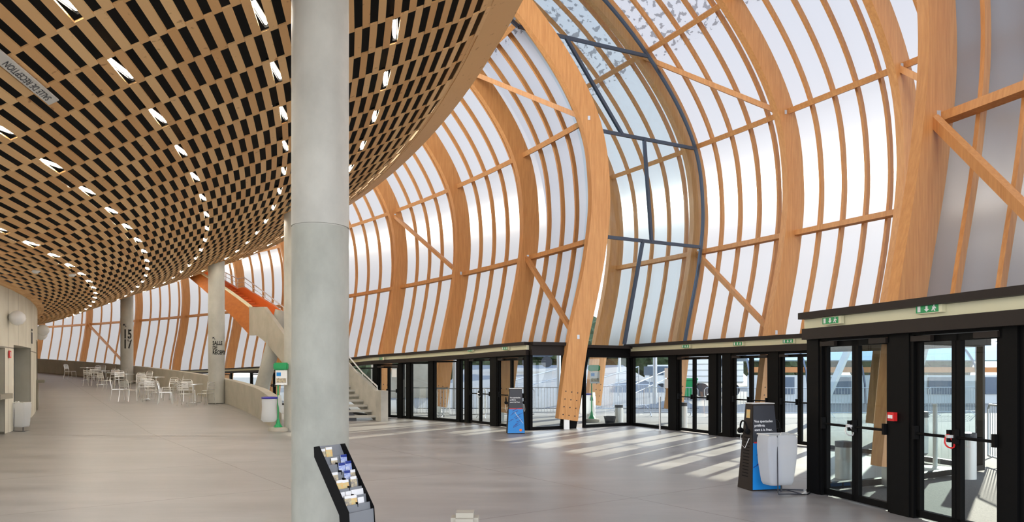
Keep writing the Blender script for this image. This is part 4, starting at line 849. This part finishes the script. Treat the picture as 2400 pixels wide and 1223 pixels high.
# barrier post inside, cable on the floor
o = empty('barrier_post', (4.15,20.35,0)); m = MB(); m.lathe([(.17,0),(.17,.012),(.03,.03)], k=24); m.build('base', 'alu_matt', o); m = MB(); m.tube([(0,0,.02),(0,0,.5),(0,0,.95)], .028, 10); m.build('pole', 'alu', o); tag(o, 'slim steel barrier post standing before the glass of the middle entrance', 'barrier post')
m = MB(); m.tube([(3.75,9.75,.008),(3.95,9.7,.008),(4.05,9.85,.008),(4.1,10.1,.008)], .007, 6); tag(m.build('floor_cable', 'black'), 'black cable lying on the floor beside the near entrance post', 'cable')
# low rounded box at the bottom picture edge
m = MB(); m.box((0,0,.185), (.25,.25,.37)); o = m.build('rounded_stool', 'parapet_concrete', bevel=.045); o.location = (-.43,6.65,0)
tag(o, 'rounded beige stool or box cut off by the bottom edge of the picture', 'stool')

# ------------------------------------------------------------------ forecourt
def barrier(loc, rz, label, grp):
    o = empty('crowd_barrier', loc, rz)
    m = MB(); m.tube([(-1,0,.15),(-1,0,1.0),(-.93,0,1.08),(.93,0,1.08),(1,0,1.0),(1,0,.15)], .019, 6, True); m.build('frame', 'galv', o)
    m = MB()
    for k in range(17): m.tube([(-.9+.1125*k,0,.16),(-.9+.1125*k,0,1.08)], .008, 5)
    m.build('bars', 'galv', o)
    for s in (-1, 1): m = MB(); m.tube([(s*.75,-.3,.01),(s*.75,0,.16),(s*.75,.3,.01)], .014, 5); m.build('foot', 'galv', o)
    return o, label, grp
b0, _, _ = barrier((0,0,-.03), 0, '', '')
BR = [(-1.9,25.8,20),(-3.3,26.9,-5),(-.2,26.2,0),(1.0,27.5,0),(6.0,27.4,-6),(8.2,27.1,-3),(10.4,26.8,0),(12.6,27.0,2),(14.8,27.3,4),(17.0,28,8),(8.45,12.3,75),(3.6,30,10),(5.4,33,20)]
BL = ['crowd barrier seen through the far entrance left of the middle post','crowd barrier seen behind the narrow panes of the far entrance','crowd barrier beyond the chained far door','crowd barrier beyond the far audio display','crowd barrier outside the corner window of the middle entrance','crowd barrier outside the first middle doors','crowd barrier outside behind the near audio display','crowd barrier outside the last middle door','crowd barrier beyond the left leaf of the near entrance','crowd barrier beyond the near fire call point','steel crowd barrier close outside at the right picture edge','crowd barrier behind the foot of the arch rib','crowd barrier on the way up the slope']
for k, (x, y, r) in enumerate(BR):
    o = b0 if k == 0 else copy_tree(b0); o.location = (x, y, -.03); o.rotation_euler = (0,0,math.radians(r)); tag(o, BL[k], 'barrier', 'crowd barriers on the forecourt')
def bin_(loc, h, r, label):
    o = empty('litter_bin', loc); m = MB(); m.lathe([(r,0),(r,h*.82),(r*.96,h*.82),(r*.96,h*.86)], k=26); m.build('body', 'alu_matt', o, smooth='auto'); m = MB(); m.lathe([(r*1.02,h*.86),(r*1.02,h),(r*.3,h*1.02)], k=26); m.build('lid', 'charcoal', o, smooth='auto'); tag(o, label, 'litter bin')
bin_((3.42,23.2,-.03), .62, .13, 'grey litter bin outside beside the dark bucket'); bin_((7.15,11.4,-.03), .72, .13, 'grey litter bin right outside the near double door at the right'); bin_((8.5,15.1,-.03), .85, .15, 'grey litter bin farther outside, left pane of the right near door'); bin_((5.15,11.25,-.03), .60, .13, 'grey litter bin inside the near vestibule behind the left doors'); bin_((-.02,24.6,-.03), .72, .1, 'slim grey bin outside left of the far audio display'); bin_((5.15,21.9,-.03), .75, .14, 'grey ash bin outside the corner window of the middle entrance'); bin_((2.72,25.0,-.03), .80, .15, 'grey bin under the white bag behind the arch rib foot')
m = MB(); m.lathe([(.13,0),(.19,.30),(.20,.31),(.18,.31),(.12,.03)], k=22); o = m.build('bucket', 'charcoal', smooth='auto'); o.location = (3.02,22.35,-.03); tag(o, 'dark plastic bucket behind the glass beside the grey bin', 'bucket')
o = empty('parasol_base', (7.0,12.0,-.03)); m = MB(); m.lathe([(.32,0),(.33,.06),(.25,.10),(.05,.11)], k=28); m.build('base', 'white', o, smooth='auto'); m = MB(); m.tube([(0,0,.1),(0,0,.6),(0,0,1.15)], .035, 10); m.build('pole', 'white', o); tag(o, 'white round parasol base with a short pole just outside the near doors', 'parasol base')
# leaning steel strut outside
for k, (p, q, lab) in enumerate((((10.3,24.5,0),(12.2,25.5,3.3),'pale slanting steel strut beyond the last middle door'), ((8.5,16.0,0),(9.6,16.6,3.0),'pale slanting steel strut beyond the right near door'))):
    m = MB(); m.bar(p, q, .22, .12); tag(m.build('slanting_strut', 'galv'), lab, 'strut')
# barrel vaulted entrance canopy across the forecourt
v = empty('vaulted_canopy', (12.5,38,-.03)); N_ = 14; L_ = 42
def arc(q, r0=2.9): return (r0*math.cos(q), 3.3*math.sin(q))
m = MB(); rows = []
for k in range(15): rows.append([(L_*k/14, 2.9-2.9*math.cos(PI*j/N_), 3.35*math.sin(PI*j/N_)**.8) for j in range(N_+1)])
m.grid([[p for p in r if p[2] > 1.75] for r in rows]); m.build('vault_sheet', 'vault_skin', v, smooth=True)
for k in range(15):
    m = MB(); m.tube([(L_*k/14, 2.9-2.95*math.cos(PI*j/N_), 3.4*math.sin(PI*j/N_)**.8) for j in range(N_+1)], .05, 6); m.build('arch', 'steel_blue', v)
m = MB(); m.box((L_/2, .42, 1.78), (L_, .12, .28)); m.build('timber_beam', 'tube_orange', v); m = MB(); m.box((L_/2, .50, .75), (L_, .06, 1.5)); m.build('side_wall', 'galv', v)
for k in range(14): m = MB(); m.box((1.5+3*k, .40, .95), (1.9,.04,.9)); m.build('window', 'steel_blue', v)
tag(v, 'long barrel vaulted canopy with blue sheeting and an orange beam across the forecourt', 'canopy')
# trailer, containers, vans
def truck(loc, rz, L_, H, mt, label):
    o = empty('box_truck', loc, rz); m = MB(); m.box((0,0,.9+H/2), (L_,2.3,H)); m.build('box_body', mt, o, bevel=.05)
    m = MB(); m.box((-L_/2-.9,0,1.3), (1.6,2.1,1.7)); m.build('cab', mt, o, bevel=.2); m = MB(); m.box((-L_/2-1.1,0,1.75), (1.25,2.14,.6)); m.build('windscreen', 'steel_blue', o)
    for k in range(5): m = MB(); m.box((0,-1.17,1.0+H*k/5), (L_,.02,.03)); m.build('ridge', 'grey_panel', o)
    for x in (-L_/2-.9, -L_*.1, L_*.35):
        m = MB(); m.tube([(x,-1.1,.45),(x,-.85,.45)], .45, 18); m.build('wheel', 'charcoal', o)
    tag(o, label, 'truck')
truck((13.3,50,-.03), 0, 4.6, 2.0, 'white', 'white box truck parked beyond the first middle doors'); truck((1.6,60,2.0), 0, 3.5, 1.3, 'steel_blue', 'blue grey van on the slope seen through the vestibule glass')
o = empty('green_container', (10.7,45,-.03)); m = MB(); m.hexa([(-.5,-.5,.15),(.5,-.5,.15),(.5,.5,.15),(-.5,.5,.15)], [(-.65,-.6,1.15),(.65,-.6,1.15),(.65,.6,1.15),(-.65,.6,1.15)]); m.build('body', 'green', o); m = MB(); m.box((0,0,1.22), (1.36,1.26,.12)); m.build('lid', 'green', o)
for s in (-1, 1): m = MB(); m.tube([(s*.45,-.4,.1),(s*.45,-.3,.1)], .1, 10); m.build('wheel', 'charcoal', o)
tag(o, 'green wheeled refuse container beyond the first middle doors', 'container')
# sloping approach road and retaining wall
m = MB(); m.hexa([(-4.3,33,-.05),(8.5,33,-.05),(11,72,-.05),(-4.3,72,-.05)], [(-4.3,33,0),(8.5,33,0),(11,72,2.3),(-4.3,72,2.3)]); tag(m.build('approach_slope', 'road'), 'grey blue tarmac slope rising behind the far entrance', 'slope')
m = MB(); m.box((-6.8,47,1.05), (4.6,.4,2.2)); tag(m.build('retaining_wall', 'parapet_concrete'), 'plain grey wall across the forecourt seen through the far entrance', 'wall')
for k, (x, y, h, lab) in enumerate(((2.2,34,2.7,'pale steel post on the slope behind the vestibule glass'),(6.9,35,2.9,'pale steel post on the slope right of the arch rib foot'),(8.9,60,5.2,'tall pale lamp post behind the slope, left of two'),(10.0,60,5.2,'tall pale lamp post behind the slope, right of two'),(-2.6,33,2.4,'pale steel post seen through the far entrance'),(18.1,60,5,'tall pale lamp post behind the first middle doors'))):
    m = MB(); m.tube([(x,y,0),(x,y,h*.5),(x,y,h)], .10, 8); tag(m.build('steel_post', 'galv'), lab, 'post')
for k, (p, q, lab) in enumerate((((3.0,33.5,0),(6.2,35.5,.9),'handrail of the slope behind the arch rib foot'), ((6.0,36,0),(9.6,42,1.0),'handrail of the slope left of the corner window'), ((-.8,35,0),(2.4,37,.8),'handrail of the slope behind the chained far door'))):
    p, q = Vector(p), Vector(q); o = empty('handrail', p); m = MB(); U = Vector((0,0,1)); m.tube([U*1.0, q-p+U*1.0], .03, 6); m.tube([U*.55, q-p+U*.55], .02, 6)
    o2 = m.build('rails', 'galv', o)
    for t in (0,.33,.66,1): m = MB(); c = (q-p)*t; m.tube([c-U*.1, c+U*1.0], .022, 6); m.build('rail_post', 'galv', o)
    tag(o, lab, 'handrail')
# dark trees
random.seed(21)
def tree(x, y, h, r, label):
    o = empty('tree', (x,y,0)); m = MB(); m.lathe([(.3,-.5),(.22,h*.4),(.10,h*.85)], k=9); m.build('trunk', 'bark', o)
    bm = bmesh.new(); 
    for k in range(9):
        c = Vector((random.uniform(-r,r)*.6, random.uniform(-r,r)*.6, h*random.uniform(.35,.85))); rr = r*random.uniform(.45,.75)
        t = bmesh.ops.create_icosphere(bm, subdivisions=3, radius=rr, matrix=Matrix.Translation(c))
        for v in t['verts']: n = noise.noise(v.co*1.7+Vector((x,y,k)))+.6*noise.noise(v.co*5+Vector((x,0,k))); v.co = c+(v.co-c)*(1+.35*n)
    me = D.meshes.new('crown'); bm.to_mesh(me); bm.free(); me.materials.append(M['foliage']); oc = D.objects.new('crown', me); C.objects.link(oc); oc.parent = o
    tag(o, label, 'tree', 'trees behind the forecourt')
for k in range(15): tree(-14+4.6*k+random.uniform(-1,1), 84+random.uniform(-3,3), 6.2+random.uniform(-.8,.9), 3.4, 'dark green tree in the row behind the forecourt, %s from the left' % ORD[k])
bpy.context.view_layer.update()
